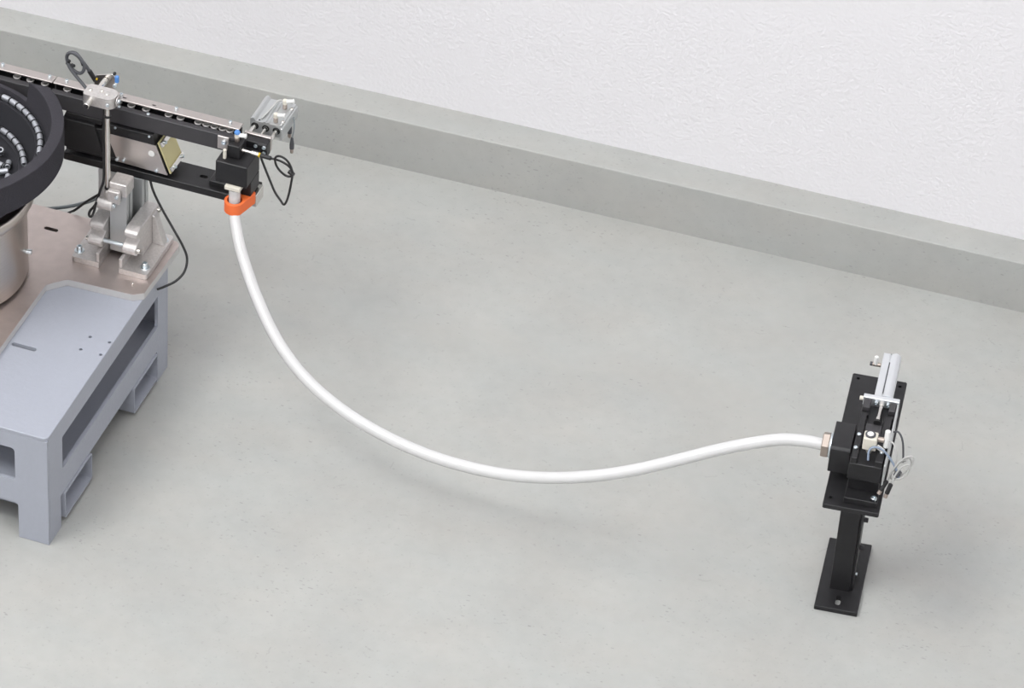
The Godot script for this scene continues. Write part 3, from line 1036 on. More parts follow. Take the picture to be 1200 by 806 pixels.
# ------------------------------------------------------------------ sensor on its rod above the rail
func make_sensor_holder() -> void:
	var t := thing("sensor_rod", "upright round steel rod held by a cast clamp on the column front", "rod")
	var st := mb()
	cyl(st, Vector3(-0.131, 0.488, -0.64), Vector3(-0.131, 0.777, -0.64), 0.0062, 24)
	obj("rod", st, M.chrome, t)
	# clamp at the foot
	st = mb()
	box(st, Vector3(-0.108, 0.508, -0.6215), Vector3(0.030, 0.034, 0.0125), 0.002)
	obj("clamp_plate", st, M.cast, t)
	st = mb()
	cyl(st, Vector3(-0.147, 0.482, -0.62), Vector3(-0.110, 0.482, -0.62), 0.0135, 24, 0.0015)
	obj("clamp", st, M.cast, t)
	st = mb()
	cyl(st, Vector3(-0.131, 0.480, -0.64), Vector3(-0.131, 0.508, -0.64), 0.0095, 24, 0.0015)
	obj("clamp_collar", st, M.cast, t)
	screw(t, Vector3(-0.110, 0.482, -0.62), Vector3(1, 0, 0), 0.006, 0.004, M.zinc)
	screw(t, Vector3(-0.099, 0.512, -0.6152), Vector3(0, 0, 1), 0.0045, 0.004, M.zinc)
	for y in [0.712, 0.512]:
		st = mb()
		lathe(st, [Vector2(0.0063, y), Vector2(0.0082, y), Vector2(0.0082, y + 0.004), Vector2(0.0063, y + 0.004)], Transform3D(Basis.IDENTITY, Vector3(-0.131, 0, -0.64)), 16)
		obj("cable_tie", st, M.jet, t)
	# cross clamp at the top
	var c := thing("cross_clamp", "rounded light cast clamp joining the upright rod with the crosswise rod above the rail", "clamp")
	st = mb()
	var o := round_poly([Vector2(-0.183, -0.618), Vector2(-0.108, -0.618), Vector2(-0.108, -0.662), Vector2(-0.183, -0.662)], [0.011, 0.022, 0.022, 0.011], 7)
	slab(st, o, [], 0.748, 0.775, 0.003)
	obj("body", st, M.cast, c)
	st = mb()
	cyl(st, Vector3(-0.1065, 0.7615, -0.64), Vector3(-0.1045, 0.7615, -0.64), 0.0125, 20)
	obj("clamp_lug", st, M.cast, c)
	screw(c, Vector3(-0.171, 0.775, -0.638), Vector3.UP, 0.0052, 0.003, M.chrome)
	screw(c, Vector3(-0.146, 0.775, -0.645), Vector3.UP, 0.0048, 0.003, M.chrome)
	screw(c, Vector3(-0.121, 0.761, -0.6178), Vector3(0, 0, 1), 0.0045, 0.003, M.zinc)
	screw(c, Vector3(-0.1045, 0.7615, -0.64), Vector3(1, 0, 0), 0.0055, 0.004, M.zinc)
	st = mb()
	cyl(st, Vector3(-0.163, 0.7615, -0.594), Vector3(-0.163, 0.7615, -0.704), 0.0072, 20, 0.001)
	obj("cross_rod", st, M.chrome, c)
	# sensor plate
	var s := thing("light_sensor", "thin metal sensor plate with blue sensor tip on the crosswise rod", "sensor")
	st = mb()
	extrude(st, round_poly([Vector2(-0.1930, 0.7370), Vector2(-0.1870, 0.7670), Vector2(-0.1460, 0.7815), Vector2(-0.1340, 0.7570), Vector2(-0.1460, 0.7370)], [0.002, 0.002, 0.006, 0.004, 0.004], 4), [], -0.709, -0.7055, Transform3D.IDENTITY, 0.0005)
	obj("plate", st, M.chrome, s)
	st = mb()
	box(st, Vector3(-0.134, 0.774, -0.701), Vector3(0.0085, 0.018, 0.008), 0.0015, Transform3D(Basis.IDENTITY, Vector3.ZERO))
	obj("blue_tip", st, M.blue, s)
	st = mb()
	bx(st, -0.143, -0.137, 0.784, 0.790, -0.7055, -0.698, 0.001)
	obj("tip_cap", st, M.jet, s)
	screw(s, Vector3(-0.141, 0.752, -0.7055), Vector3(0, 0, 1), 0.0045, 0.005, M.zinc)
	st = mb()
	cyl(st, Vector3(-0.185, 0.757, -0.7055), Vector3(-0.185, 0.757, -0.7035), 0.0024)
	obj("yellow_mark", st, M.yellow, s)
	# its cable, coiled above the rail
	var w := thing("sensor_cable", "dark grey sensor cable tied in a small loop above the cross clamp", "cable")
	st = mb()
	cyl(st, Vector3(-0.191, 0.745, -0.713), Vector3(-0.205, 0.772, -0.709), 0.0056, 14, 0.001)
	obj("cable_boot", st, M.jet, w)
	st = mb()
	tube(st, [Vector3(-0.204, 0.770, -0.709), Vector3(-0.211, 0.785, -0.706), Vector3(-0.219, 0.799, -0.702), Vector3(-0.229, 0.812, -0.70), Vector3(-0.242, 0.817, -0.70), Vector3(-0.253, 0.810, -0.70), Vector3(-0.255, 0.795, -0.70), Vector3(-0.248, 0.779, -0.70), Vector3(-0.235, 0.769, -0.698), Vector3(-0.221, 0.769, -0.696), Vector3(-0.213, 0.779, -0.696), Vector3(-0.212, 0.793, -0.697), Vector3(-0.220, 0.807, -0.698), Vector3(-0.233, 0.815, -0.702), Vector3(-0.247, 0.813, -0.705), Vector3(-0.256, 0.803, -0.704), Vector3(-0.254, 0.789, -0.70), Vector3(-0.245, 0.776, -0.695), Vector3(-0.229, 0.763, -0.69), Vector3(-0.212, 0.751, -0.685), Vector3(-0.198, 0.742, -0.68)], 0.0040, 10, 4)
	obj("wire", st, M.cable_dark_grey, w)
	for p in [[Vector3(-0.216, 0.797, -0.698), Vector3(0.3, -0.6, 0.2)], [Vector3(-0.252, 0.788, -0.70), Vector3(-0.4, -0.8, 0.1)], [Vector3(-0.236, 0.790, -0.69), Vector3(0.5, 0.3, 0.5)]]:
		st = mb()
		var pp: Vector3 = p[0]
		var dd: Vector3 = p[1].normalized()
		cyl(st, pp - dd * 0.006, pp + dd * 0.006, 0.0042, 10)
		obj("tie", st, M.jet, w)

# ------------------------------------------------------------------ orienting head at the rail end with its cylinder
func elbow(n: String, label: String, at: Vector3, dir: Vector3, cap: Material, h := 0.02, r := 0.0055, group := "") -> void:
	var t := thing(n, label, "fitting", at, 0, group)
	var st := mb()
	cyl(st, Vector3.ZERO, Vector3(0, h * 0.5, 0), r, 14)
	obj("thread", st, M.nickel, t)
	st = mb()
	cyl(st, Vector3(0, h * 0.5, 0), Vector3(0, h, 0), r * 1.05, 14, 0.001)
	obj("body", st, M.beige, t)
	if cap != null:
		st = mb()
		lathe(st, [Vector2(0, h), Vector2(r * 1.15, h), Vector2(r * 1.15, h + 0.004), Vector2(r * 0.8, h + 0.007), Vector2(0, h + 0.008)], Transform3D.IDENTITY, 16)
		obj("cap", st, cap, t)
	st = mb()
	cyl(st, Vector3(0, h * 0.8, 0) + dir * r * 0.5, Vector3(0, h * 0.8, 0) + dir * (r * 0.5 + 0.015), r * 0.85, 14, 0.001)
	obj("elbow", st, M.white, t)
	st = mb()
	cyl(st, Vector3(0, h * 0.8, 0) + dir * (r * 0.5 + 0.015), Vector3(0, h * 0.8, 0) + dir * (r * 0.5 + 0.019), r * 1.05, 14, 0.001)
	obj("collar", st, M.white, t)

func make_orienting_head() -> void:
	var t := thing("orienting_head", "black block where the rail ends, with the hose leaving below it", "block")
	var st := mb()
	bx(st, 0.120, 0.196, 0.590, 0.6475, -0.742, -0.6645, 0.0018)
	obj("block", st, M.black, t)
	st = mb()
	bx(st, 0.136, 0.196, 0.548, 0.5895, -0.742, -0.69, 0.0015)
	obj("lower_block", st, M.black, t)
	st = mb()
	bx(st, 0.139, 0.169, 0.648, 0.682, -0.728, -0.6865, 0.0015)
	obj("upper_block", st, M.black, t)
	st = mb()
	bx(st, 0.151, 0.213, 0.628, 0.664, -0.7635, -0.7425, 0.0015)
	obj("rear_block", st, M.black, t)
	st = mb()
	bx(st, 0.1455, 0.1825, 0.580, 0.5898, -0.689, -0.656, 0.001)
	obj("hose_flange", st, M.beige, t)
	st = mb()
	cyl(st, Vector3(0.136, 0.648, -0.680), Vector3(0.136, 0.672, -0.680), 0.0042, 12)
	obj("air_spigot", st, M.beige, t)
	st = mb()
	box(st, Vector3(0.2015, 0.655, -0.7415), Vector3(0.022, 0.014, 0.004), 0.001)
	obj("notch_plate", st, M.jet, t)
	for p in [Vector3(0.207, 0.658, -0.7393), Vector3(0.2055, 0.640, -0.7423), Vector3(0.186, 0.655, -0.7423)]:
		screw(t, p, Vector3(0, 0, 1), 0.0045, 0.004, M.zinc)
	# bright angle plate holding the head to the rail
	var a := thing("angle_plate", "small bright metal angle with a zinc screw on the rail front beside the head", "bracket")
	st = mb()
	bx(st, 0.110, 0.137, 0.655, 0.690, -0.7035, -0.6995, 0.0008)
	obj("plate", st, M.cover, a)
	screw(a, Vector3(0.126, 0.676, -0.6995), Vector3(0, 0, 1), 0.006, 0.004, M.zinc)

	elbow("blue_fitting", "small push-in fitting with a blue cap and white elbow on the orienting head", Vector3(0.154, 0.682, -0.708), Vector3(1, 0.05, -0.1).normalized(), M.blue, 0.021, 0.0058)

	# proximity sensor with black cable
	var s := thing("proximity_sensor", "slim nickel barrel sensor with yellow ring and looped black cable beside the head", "sensor")
	st = mb()
	cyl(st, Vector3(0.1695, 0.667, -0.700), Vector3(0.192, 0.666, -0.70), 0.0032, 14)
	cyl(st, Vector3(0.192, 0.666, -0.70), Vector3(0.212, 0.665, -0.70), 0.0052, 14)
	cyl(st, Vector3(0.1695, 0.667, -0.70), Vector3(0.173, 0.667, -0.70), 0.0058, 6)
	obj("barrel", st, M.chrome, s)
	st = mb()
	cyl(st, Vector3(0.209, 0.6651, -0.70), Vector3(0.2135, 0.665, -0.70), 0.0056, 16)
	obj("yellow_ring", st, M.yellow, s)
	st = mb()
	cyl(st, Vector3(0.2135, 0.665, -0.70), Vector3(0.240, 0.664, -0.70), 0.0050, 14, 0.0015)
	obj("cable_boot", st, M.jet, s)
	st = mb()
	tube(st, [Vector3(0.238, 0.664, -0.700), Vector3(0.256, 0.664, -0.700), Vector3(0.272, 0.660, -0.700), Vector3(0.285, 0.652, -0.700), Vector3(0.2925, 0.640, -0.699), Vector3(0.287, 0.629, -0.698), Vector3(0.274, 0.630, -0.697), Vector3(0.259, 0.643, -0.696), Vector3(0.2515, 0.660, -0.695), Vector3(0.253, 0.676, -0.693), Vector3(0.264, 0.684, -0.69), Vector3(0.279, 0.679, -0.69), Vector3(0.290, 0.664, -0.69), Vector3(0.294, 0.643, -0.692), Vector3(0.290, 0.610, -0.696), Vector3(0.283, 0.572, -0.700), Vector3(0.277, 0.550, -0.70), Vector3(0.2705, 0.543, -0.702), Vector3(0.263, 0.548, -0.706), Vector3(0.247, 0.563, -0.711), Vector3(0.230, 0.590, -0.718), Vector3(0.213, 0.618, -0.726), Vector3(0.199, 0.640, -0.735)], 0.0027, 8, 5)
	obj("wire", st, M.cable, s)
	st = mb()
	cyl(st, Vector3(0.284, 0.645, -0.695), Vector3(0.298, 0.640, -0.692), 0.0052, 10)
	obj("cable_tie", st, M.jet, s)

	# guided pneumatic cylinder: end plate, three rods and the body behind
	var g := thing("guided_cylinder", "silver guided pneumatic cylinder with three rods behind the orienting head", "cylinder")
	var xf := Transform3D(Basis(Vector3.UP, 0.0), Vector3.ZERO)
	st = mb()
	bx(st, 0.149, 0.213, 0.630, 0.668, -0.773, -0.7645, 0.001)
	obj("end_plate", st, M.cover, g)
	for q in [[0.168, 0.0052], [0.194, 0.0038], [0.220, 0.0052]]:
		st = mb()
		cyl(st, Vector3(q[0] - 0.013, 0.653, -0.7735), Vector3(q[0] - 0.013, 0.653, -0.815), q[1], 18)
		obj("rod", st, M.chrome, g)
	st = mb()
	# ridged body, section seen from the front
	var sec := round_poly([Vector2(0.1430, 0.6350), Vector2(0.1430, 0.6705), Vector2(0.1500, 0.6745), Vector2(0.1540, 0.6705), Vector2(0.1570, 0.6665), Vector2(0.1740, 0.6665), Vector2(0.1760, 0.6695), Vector2(0.1790, 0.6695), Vector2(0.1810, 0.6665), Vector2(0.1840, 0.6695), Vector2(0.1870, 0.6695), Vector2(0.1890, 0.6665), Vector2(0.2090, 0.6665), Vector2(0.2120, 0.6695), Vector2(0.2190, 0.6680), Vector2(0.2190, 0.6350)], [0.002, 0.002, 0.0025, 0.001, 0.001, 0.001, 0, 0, 0.001, 0, 0, 0.001, 0.001, 0.001, 0.002, 0.002], 2)
	extrude(st, sec, [], -0.909, -0.8155, Transform3D.IDENTITY, 0.0)
	obj("body", st, M.profile, g)
	for q in [[0.168, 0.009], [0.194, 0.0085], [0.220, 0.009]]:
		st = mb()
		lathe(st, [Vector2(0.0055, 0), Vector2(q[1], 0), Vector2(q[1], 0.0016), Vector2(0.0055, 0.0016), Vector2(0.0055, 0)], along(Vector3(q[0] - 0.013, 0.653, -0.8155), Vector3(q[0] - 0.013, 0.653, -0.81)), 18)
		obj("rod_bushing", st, M.jet, g)
	for q in [[0.181, -0.842], [0.184, -0.868], [0.176, -0.822]]:
		st = mb()
		cyl(st, Vector3(q[0] - 0.013, 0.6666, q[1]), Vector3(q[0] - 0.013, 0.6674, q[1]), 0.0024, 10)
		obj("port", st, M.jet, g)
	st = mb()
	bx(st, 0.2195, 0.2245, 0.636, 0.6685, -0.905, -0.806, 0.001)
	obj("side_plate", st, M.profile, g)
	for z in [-0.83, -0.884]:
		screw(g, Vector3(0.217, 0.6685, z), Vector3.UP, 0.0042, 0.005, M.chrome)
	elbow("elbow_fitting", "nickel fitting with white elbow on the cylinder nearer to the rods", Vector3(0.1995, 0.6668, -0.829), Vector3(1, 0.1, -0.15).normalized(), null, 0.024, 0.0052, "cylinder air fittings")
	elbow("elbow_fitting", "nickel fitting with white elbow at the far end of the cylinder", Vector3(0.1995, 0.6668, -0.886), Vector3(1, 0.2, -0.2).normalized(), null, 0.024, 0.0052, "cylinder air fittings")
	var w := thing("switch_cable", "thin light grey cable running from the cylinder groove to the far fitting", "cable")
	st = mb()
	tube(st, [Vector3(0.192, 0.6865, -0.886), Vector3(0.185, 0.686, -0.884), Vector3(0.179, 0.68, -0.878), Vector3(0.174, 0.673, -0.866), Vector3(0.1705, 0.6695, -0.852), Vector3(0.168, 0.669, -0.838), Vector3(0.166, 0.669, -0.826)], 0.0022, 8, 5)
	obj("wire", st, M.cable_light, w)
	for k in 2:
		var dx := 0.0 if k == 0 else -0.010
		var dy := 0.0 if k == 0 else 0.034
		var dz := 0.0 if k == 0 else -0.01
		var h := thing("hanging_cable", "thin grey cable ending in a dark plug, the longer one hanging beside the cylinder" if k == 0 else "thin grey cable ending in a dark plug, the shorter one hanging beside the cylinder", "cable", Vector3(dx, dy, dz))
		st = mb()
		tube(st, [Vector3(0.211 if k == 0 else 0.219, 0.656 if k == 0 else 0.630, -0.9 if k == 0 else -0.88), Vector3(0.2285, 0.652 if k == 0 else 0.626, -0.87), Vector3(0.232, 0.635 if k == 0 else 0.618, -0.862), Vector3(0.229, 0.61, -0.86)], 0.0016, 8, 5)
		obj("wire", st, M.cable_grey, h)
		st = mb()
		lathe(st, [Vector2(0, 0), Vector2(0.0052, 0), Vector2(0.0055, 0.012), Vector2(0.0032, 0.028), Vector2(0.0015, 0.032), Vector2(0, 0.032)], Transform3D(Basis.IDENTITY, Vector3(0.2285, 0.58, -0.86)), 14, false)
		obj("plug", st, M.cable_dark_grey, h)
		st = mb()
		cyl(st, Vector3(0.2285, 0.568, -0.86), Vector3(0.2285, 0.5795, -0.86), 0.0040, 12)
		obj("plug_tip", st, M.nickel, h)

# ------------------------------------------------------------------ discharge stand
func make_stand() -> void:
	var t := thing("discharge_stand", "black stand of one square post between a foot plate and a longer top plate", "stand", STAND_AT, STAND_TURN)
	var st := mb()
	slab(st, rrect(-0.0495, -0.122, 0.0475, 0.1125, 0.002, 2), [rrect(-0.006, 0.068, 0.006, 0.098, 0.0055, 4)], 0, 0.012, 0.001)
	obj("foot_plate", st, M.black, t)
	st = mb()
	slab(st, rrect(-0.025, -0.045, 0.020, 0.048, 0.002, 3), [], 0.0121, 0.388, 0.0)
	obj("post", st, M.black, t)
	st = mb()
	bx(st, 0.0203, 0.026, 0.0121, 0.388, -0.03, 0.044, 0.001)
	obj("side_rail", st, M.black, t)
	for q in [[0.188, 0.0], [0.106, 0.0]]:
		st = mb()
		cyl(st, Vector3(0.026, q[0], q[1]), Vector3(0.036, q[0], q[1]), 0.0058, 14)
		obj("clamp_knob", st, M.black_soft, t)
	screw(t, Vector3(0.026, 0.025, 0.0), Vector3(1, 0, 0), 0.004, 0.004, M.zinc)
	st = mb()
	var hs := []
	for p in [Vector2(-0.043, 0.192), Vector2(-0.043, -0.222), Vector2(0.051, -0.220), Vector2(0.051, 0.192)]:
		hs.append(circle2(p, 0.0042, 10))
	slab(st, rrect(-0.057, -0.239, 0.065, 0.217, 0.004, 3), hs, 0.388, 0.40, 0.001)
	obj("top_plate", st, M.black, t)

func head_at() -> Vector3:
	return STAND_AT + Basis(Vector3.UP, STAND_TURN) * HEAD_LIFT

func make_release_head() -> void:
	var t := thing("release_head", "black slotted housing with bright side plate on the stand where the hose ends", "block", head_at(), STAND_TURN)
	var st := mb()
	# angle foot carrying the housing
	st = mb()
	bx(st, -0.017, 0.055, 0.3702, 0.378, -0.087, 0.161, 0.001)
	obj("foot", st, M.black, t)
	st = mb()
	bx(st, -0.015, 0.052, 0.3783, 0.4148, -0.09, 0.126, 0.0015)
	obj("web", st, M.black, t)
	st = mb()
	bx(st, -0.017, 0.055, 0.3702, 0.386, 0.1612, 0.1652, 0.001)
	obj("lip", st, M.black, t)
	screw(t, Vector3(0.046, 0.3835, 0.152), Vector3.UP, 0.0068, 0.006, M.zinc)
	# housing
	st = mb()
	bx(st, -0.0185, 0.054, 0.415, 0.459, -0.10, 0.136, 0.0015)
	obj("housing", st, M.black, t)
	st = mb()
	bx(st, -0.015, -0.002, 0.459, 0.475, -0.02, 0.136, 0.0012)
	obj("guide_strip", st, M.black, t)
	st = mb()
	bx(st, 0.036, 0.053, 0.459, 0.475, -0.02, 0.136, 0.0012)
	obj("guide_strip", st, M.black, t)
	st = mb()
	bx(st, -0.001, 0.035, 0.459, 0.468, 0.006, 0.075, 0.001)
	obj("slide", st, M.black_soft, t)
	for p in [Vector3(-0.0095, 0.475, 0.058), Vector3(-0.0105, 0.475, 0.103), Vector3(0.050 - 0.004, 0.475, 0.104)]:
		screw(t, p, Vector3.UP, 0.0047, 0.003, M.zinc)
	# stepped pillars beside the piston rod
	for q in [[-0.0155, 0.0005], [0.041, 0.0555]]:
		st = mb()
		bx(st, q[0], q[1], 0.459, 0.478, -0.064, -0.035, 0.0015)
		obj("pillar", st, M.black_soft, t)
		st = mb()
		bx(st, q[0], q[1], 0.459, 0.468, -0.0345, -0.0205, 0.001)
		obj("pillar_step", st, M.black, t)
	# bright cross plate and side plate
	st = mb()
	bx(st, -0.018, 0.0605, 0.43, 0.4805, -0.078, -0.0655, 0.001)
	obj("cross_plate", st, M.alu, t)
	st = mb()
	bx(st, 0.0565, 0.0605, 0.41, 0.476, -0.065, 0.146, 0.0008)
	obj("side_plate", st, M.profile, t)
	for p in [Vector3(0.011, 0.471, -0.0655), Vector3(0.037, 0.469, -0.0655), Vector3(0.011, 0.4655 - 0.018, -0.0655), Vector3(0.037, 0.445, -0.0655)]:
		screw(t, p, Vector3(0, 0, 1), 0.0048, 0.006, M.zinc)
	st = mb()
	cyl(st, Vector3(-0.018, 0.470, -0.072), Vector3(-0.026, 0.470, -0.072), 0.005)
	obj("end_knob", st, M.beige, t)
	# receiving block with chamfered top edge
	st = mb()
	side_slab(st, round_poly([Vector2(0.106, 0.4003), Vector2(0.106, 0.461), Vector2(0.100, 0.467), Vector2(0.016, 0.467), Vector2(0.016, 0.4003)], [0, 0.001, 0.001, 0.001, 0], 2), [], -0.0635, -0.0195, 0.001)
	obj("receiving_block", st, M.black, t)

	# nut and washer around the hose end
	var n := thing("hose_nut", "brownish metal hexagon nut with zinc toothed washer where the white hose enters the block", "nut", head_at(), STAND_TURN)
	st = mb()
	hexprism(st, Vector3(-0.085, 0.433, 0.060), Vector3(-0.0685, 0.433, 0.060), 0.0285, 0.0)
	obj("nut", st, M.nickel, n)
	st = mb()
	cyl(st, Vector3(-0.0684, 0.433, 0.060), Vector3(-0.0638, 0.433, 0.060), 0.028, 24)
	obj("washer", st, M.zinc, n)

	# pneumatic cylinder at the back
	var c := thing("pneumatic_cylinder", "slim light grey pneumatic cylinder reaching back over the stand plate end", "cylinder", head_at(), STAND_TURN)
	st = mb()
	var sec := round_poly([Vector2(0.004, 0.448), Vector2(0.004, 0.480), Vector2(0.0195, 0.480), Vector2(0.0195, 0.4775), Vector2(0.0225, 0.4775), Vector2(0.0225, 0.480), Vector2(0.034, 0.485), Vector2(0.044, 0.476), Vector2(0.044, 0.448)], [0.004, 0.003, 0.0005, 0, 0, 0.0005, 0.006, 0.004, 0.004], 4)
	extrude(st, sec, [], -0.228, -0.0785, Transform3D.IDENTITY, 0.0)
	obj("barrel", st, M.alu, c)
	st = mb()
	bx(st, 0.0198, 0.0222, 0.4776, 0.4786, -0.2, -0.09, 0.0002)
	obj("sensor_groove", st, M.cable_dark_grey, c)
	st = mb()
	cyl(st, Vector3(0.034, 0.472, -0.228), Vector3(0.034, 0.472, -0.2295), 0.005)
	obj("end_screw", st, M.jet, c)
	st = mb()
	cyl(st, Vector3(0.0235, 0.4715, -0.0653), Vector3(0.0235, 0.4715, -0.052), 0.006, 16)
	cyl(st, Vector3(0.0235, 0.4715, -0.052), Vector3(0.0225, 0.4715, -0.002), 0.0042, 16)
	obj("piston_rod", st, M.chrome, c)
	st = mb()
	cyl(st, Vector3(0.0225, 0.4715, -0.012), Vector3(0.0225, 0.4715, 0.000), 0.0055, 16)
	obj("rod_nut", st, M.chrome, c)
	st = mb()
	cyl(st, Vector3(0.0225, 0.4715, 0.000), Vector3(0.0225, 0.4715, 0.0058), 0.0082, 16)
	obj("rod_head", st, M.jet, c)
	st = mb()
	cyl(st, Vector3(0.0038, 0.462, -0.205), Vector3(-0.016, 0.462, -0.205), 0.0048, 14)
	obj("port_stub", st, M.nickel, c)
	st = mb()
	cyl(st, Vector3(-0.0215, 0.462, -0.205), Vector3(-0.016, 0.462, -0.205), 0.0048, 14)
	obj("port_ring", st, M.cable_dark_grey, c)
	st = mb()
	cyl(st, Vector3(-0.009, 0.462, -0.205), Vector3(-0.009, 0.484, -0.205), 0.0048, 14, 0.001)
	obj("port_elbow", st, M.white, c)

	# valve block standing in the channel
	var v := thing("valve_body", "small pale box with a ringed round opening on top amid the black housing", "valve", head_at(), STAND_TURN)
	st = mb()
	bx(st, 0.003, 0.0325, 0.476, 0.508, 0.078, 0.106, 0.002)
	obj("box", st, M.beige, v)
	st = mb()
	lathe(st, [Vector2(0.0075, 0.508), Vector2(0.0115, 0.508), Vector2(0.0115, 0.5105), Vector2(0.0075, 0.5105), Vector2(0.0075, 0.508)], Transform3D(Basis.IDENTITY, Vector3(0.0165, 0, 0.0915)), 20)
	obj("ring", st, M.cable_dark_grey, v)
	st = mb()
	cyl(st, Vector3(0.0165, 0.508, 0.0915), Vector3(0.0165, 0.513, 0.0915), 0.0072, 18, 0.0015)
	obj("plunger", st, M.white, v)
	st = mb()
	lathe(st, [Vector2(0, 0.4595), Vector2(0.004, 0.4605), Vector2(0.011, 0.476)], Transform3D(Basis.IDENTITY, Vector3(0.018, 0, 0.094)), 16)
	obj("stem", st, M.beige, v)
	# push-in fittings on its right side
	var f := thing("push_fitting", "white push-in elbow with brownish base on the right of the pale valve box", "fitting", head_at(), STAND_TURN)
	st = mb()
	cyl(st, Vector3(0.0328, 0.497, 0.088), Vector3(0.047, 0.497, 0.088), 0.0062, 14)
	obj("base", st, M.nickel, f)
	st = mb()
	cyl(st, Vector3(0.052, 0.480, 0.090), Vector3(0.052, 0.521, 0.083), 0.0062, 16, 0.0015)
	obj("elbow", st, M.white, f)
	var f2 := thing("push_fitting", "small white straight push-in fitting low on the right of the valve box", "fitting", head_at(), STAND_TURN)
	st = mb()
	cyl(st, Vector3(0.0328, 0.486, 0.098), Vector3(0.050, 0.479, 0.103), 0.0052, 14, 0.0012)
	obj("body", st, M.white, f2)

func make_hose() -> void:
	var st := mb()
	tube(st, [Vector3(0.165, 0.578, -0.671), Vector3(0.165, 0.560, -0.671), Vector3(0.1665, 0.540, -0.667), Vector3(0.171, 0.520, -0.656), Vector3(0.183, 0.496, -0.638), Vector3(0.212, 0.460, -0.600), Vector3(0.272, 0.400, -0.540), Vector3(0.350, 0.336, -0.480), Vector3(0.437, 0.283, -0.440), Vector3(0.541, 0.246, -0.410), Vector3(0.641, 0.227, -0.390), Vector3(0.738, 0.220, -0.375), Vector3(0.832, 0.223, -0.365), Vector3(0.934, 0.239, -0.355), Vector3(1.033, 0.266, -0.350), Vector3(1.128, 0.298, -0.355), Vector3(1.218, 0.333, -0.370), Vector3(1.305, 0.374, -0.390), Vector3(1.390, 0.412, -0.416), Vector3(1.459, 0.438, -0.437), Vector3(1.519, 0.455, -0.454), Vector3(1.572, 0.4625, -0.462), Vector3(1.612, 0.463, -0.4655)], 0.0136, 24, 8)
	var h := thing("white_hose", "long glossy white plastic hose sagging from the orienting head to the stand", "hose")
	obj("hose", st, M.hose, h)
	# orange strap clip
	var c := thing("hose_clip", "orange plastic clip looped round the upper end of the white hose", "clip")
	st = mb()
	var a := Vector2(0.1675, -0.665)
	var b := Vector2(0.194, -0.705)
	var outer := PackedVector2Array()
	var inner := PackedVector2Array()
	var ax := (b - a).normalized()
	var base := ax.angle()
	for k in 17:
		var th := base + PI / 2 + PI * k / 16
		outer.append(a + Vector2(cos(th), sin(th)) * 0.0235)
	for k in 7:
		var th2 := base - PI / 2 + PI * k / 6
		outer.append(b + Vector2(cos(th2), sin(th2)) * 0.0075)
	for k in 20:
		var th3 := TAU * k / 20
		inner.append(a + Vector2(cos(th3), sin(th3)) * 0.0175)
	slab(st, outer, [inner], 0.522, 0.551, 0.001)
	obj("loop", st, M.orange, c)

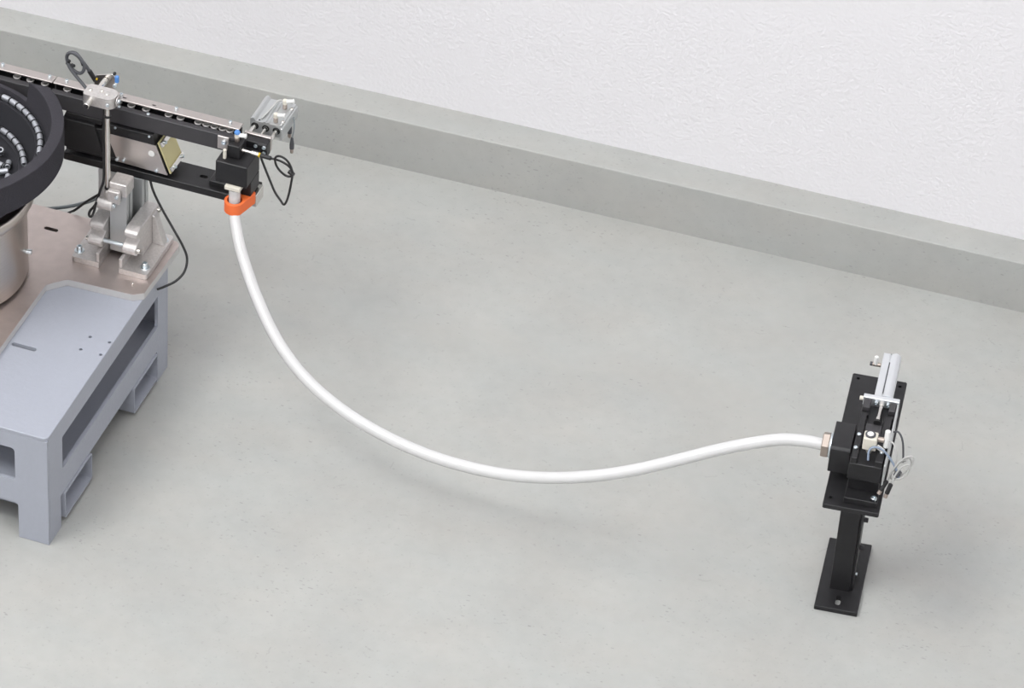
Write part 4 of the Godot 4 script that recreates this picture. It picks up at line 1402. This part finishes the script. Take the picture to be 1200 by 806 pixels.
func make_cables() -> void:
	var st := mb()
	var t := thing("black_cable", "black cable hanging in a wide bow from the tie bar to the frame edge", "cable")
	tube(st, [Vector3(-0.066, 0.514, -0.722), Vector3(-0.061, 0.498, -0.720), Vector3(-0.053, 0.469, -0.720), Vector3(-0.030, 0.430, -0.715), Vector3(0.004, 0.394, -0.700), Vector3(0.032, 0.360, -0.690), Vector3(0.047, 0.335, -0.680), Vector3(0.049, 0.312, -0.660), Vector3(0.036, 0.295, -0.640), Vector3(0.015, 0.286, -0.620), Vector3(0.0045, 0.2855, -0.606)], 0.0029, 10, 6)
	obj("wire", st, M.cable, t)
	st = mb()
	t = thing("grey_air_hose", "grey air hose passing behind the plate towards the column", "hose")
	tube(st, [Vector3(-0.62, 0.10, -0.86), Vector3(-0.50, 0.19, -0.83), Vector3(-0.386, 0.254, -0.810), Vector3(-0.336, 0.278, -0.805), Vector3(-0.287, 0.307, -0.795), Vector3(-0.235, 0.349, -0.778), Vector3(-0.194, 0.390, -0.765), Vector3(-0.172, 0.412, -0.758)], 0.0045, 10, 6)
	obj("tube", st, M.cable_grey, t)
	st = mb()
	t = thing("black_cable", "short black cable slanting from behind the plate up to the column back", "cable")
	tube(st, [Vector3(-0.36, 0.22, -0.790), Vector3(-0.287, 0.308, -0.760), Vector3(-0.263, 0.333, -0.750), Vector3(-0.230, 0.373, -0.742), Vector3(-0.198, 0.407, -0.735), Vector3(-0.184, 0.423, -0.732)], 0.003, 10, 6)
	obj("wire", st, M.cable, t)
	st = mb()
	t = thing("black_cable", "black cable running down along the upright sensor rod and ending in a small bight", "cable")
	tube(st, [Vector3(-0.150, 0.735, -0.672), Vector3(-0.146, 0.715, -0.655), Vector3(-0.1425, 0.690, -0.645), Vector3(-0.142, 0.640, -0.643), Vector3(-0.142, 0.580, -0.643), Vector3(-0.1425, 0.530, -0.641), Vector3(-0.148, 0.505, -0.635), Vector3(-0.156, 0.469, -0.628), Vector3(-0.168, 0.449, -0.622), Vector3(-0.168, 0.440, -0.616), Vector3(-0.159, 0.444, -0.610), Vector3(-0.151, 0.465, -0.606), Vector3(-0.146, 0.490, -0.606)], 0.003, 10, 6)
	obj("wire", st, M.cable, t)

	# leads at the release head
	t = thing("grey_tube", "grey blue air tube bent over in front of the pale valve box", "tube", head_at(), STAND_TURN)
	st = mb()
	tube(st, [Vector3(0.0205, 0.4625, 0.121), Vector3(0.0195, 0.470, 0.118), Vector3(0.019, 0.480, 0.114), Vector3(0.023, 0.488, 0.110), Vector3(0.034, 0.491, 0.108), Vector3(0.047, 0.487, 0.108), Vector3(0.060, 0.476, 0.110), Vector3(0.072, 0.462, 0.113), Vector3(0.083, 0.449, 0.120), Vector3(0.091, 0.432, 0.128)], 0.0026, 10, 6)
	obj("tube", st, M.cable_blue, t)
	t = thing("coiled_cable", "light grey cable coiled and tied beside the stand with two black plugs below", "cable", head_at(), STAND_TURN)
	st = mb()
	tube(st, [Vector3(0.070, 0.425, 0.130), Vector3(0.073, 0.442, 0.124), Vector3(0.084, 0.466, 0.120), Vector3(0.097, 0.484, 0.118), Vector3(0.110, 0.491, 0.117), Vector3(0.115, 0.478, 0.117), Vector3(0.108, 0.455, 0.119), Vector3(0.093, 0.435, 0.122), Vector3(0.079, 0.424, 0.124), Vector3(0.073, 0.433, 0.121), Vector3(0.080, 0.456, 0.117), Vector3(0.092, 0.474, 0.114), Vector3(0.106, 0.481, 0.112), Vector3(0.112, 0.466, 0.112), Vector3(0.103, 0.443, 0.114), Vector3(0.090, 0.430, 0.116), Vector3(0.080, 0.440, 0.113), Vector3(0.086, 0.461, 0.110), Vector3(0.101, 0.471, 0.110)], 0.0021, 8, 5)
	tube(st, [Vector3(0.077, 0.421, 0.138), Vector3(0.082, 0.440, 0.130), Vector3(0.091, 0.460, 0.126), Vector3(0.103, 0.473, 0.126), Vector3(0.110, 0.469, 0.126), Vector3(0.107, 0.452, 0.128), Vector3(0.097, 0.437, 0.130), Vector3(0.086, 0.432, 0.130)], 0.0021, 8, 5)
	obj("wire", st, M.cable_light, t)
	st = mb()
	tube(st, [Vector3(0.058, 0.503, 0.094), Vector3(0.066, 0.509, 0.105), Vector3(0.074, 0.503, 0.114), Vector3(0.079, 0.487, 0.119), Vector3(0.080, 0.470, 0.1195), Vector3(0.079, 0.455, 0.1185)], 0.0018, 8, 5)
	obj("lead", st, M.cable_light, t)
	st = mb()
	cyl(st, Vector3(0.083, 0.437, 0.126), Vector3(0.091, 0.449, 0.122), 0.0062, 10)
	obj("cable_tie", st, M.cable_dark_grey, t)
	for q in [[Vector3(0.0665, 0.428, 0.139), Vector3(0.0575, 0.409, 0.149)], [Vector3(0.0765, 0.426, 0.145), Vector3(0.0715, 0.406, 0.153)]]:
		var a: Vector3 = q[0]
		var b: Vector3 = q[1]
		var d := (b - a).normalized()
		st = mb()
		cyl(st, a - d * 0.003, b, 0.0052, 12, 0.0015)
		var pl := obj("plug", st, M.jet, t)
		st = mb()
		cyl(st, b, b + d * 0.009, 0.0046, 12)
		obj("plug_tip", st, M.nickel, pl)
	t = thing("dark_cable", "dark grey cable hanging down behind the right side of the stand top", "cable", head_at(), STAND_TURN)
	st = mb()
	tube(st, [Vector3(0.062, 0.468, 0.02), Vector3(0.070, 0.474, 0.024), Vector3(0.078, 0.470, 0.03), Vector3(0.085, 0.455, 0.036), Vector3(0.089, 0.435, 0.042), Vector3(0.092, 0.412, 0.048)], 0.0022, 8, 6)
	obj("wire", st, M.cable_dark_grey, t)
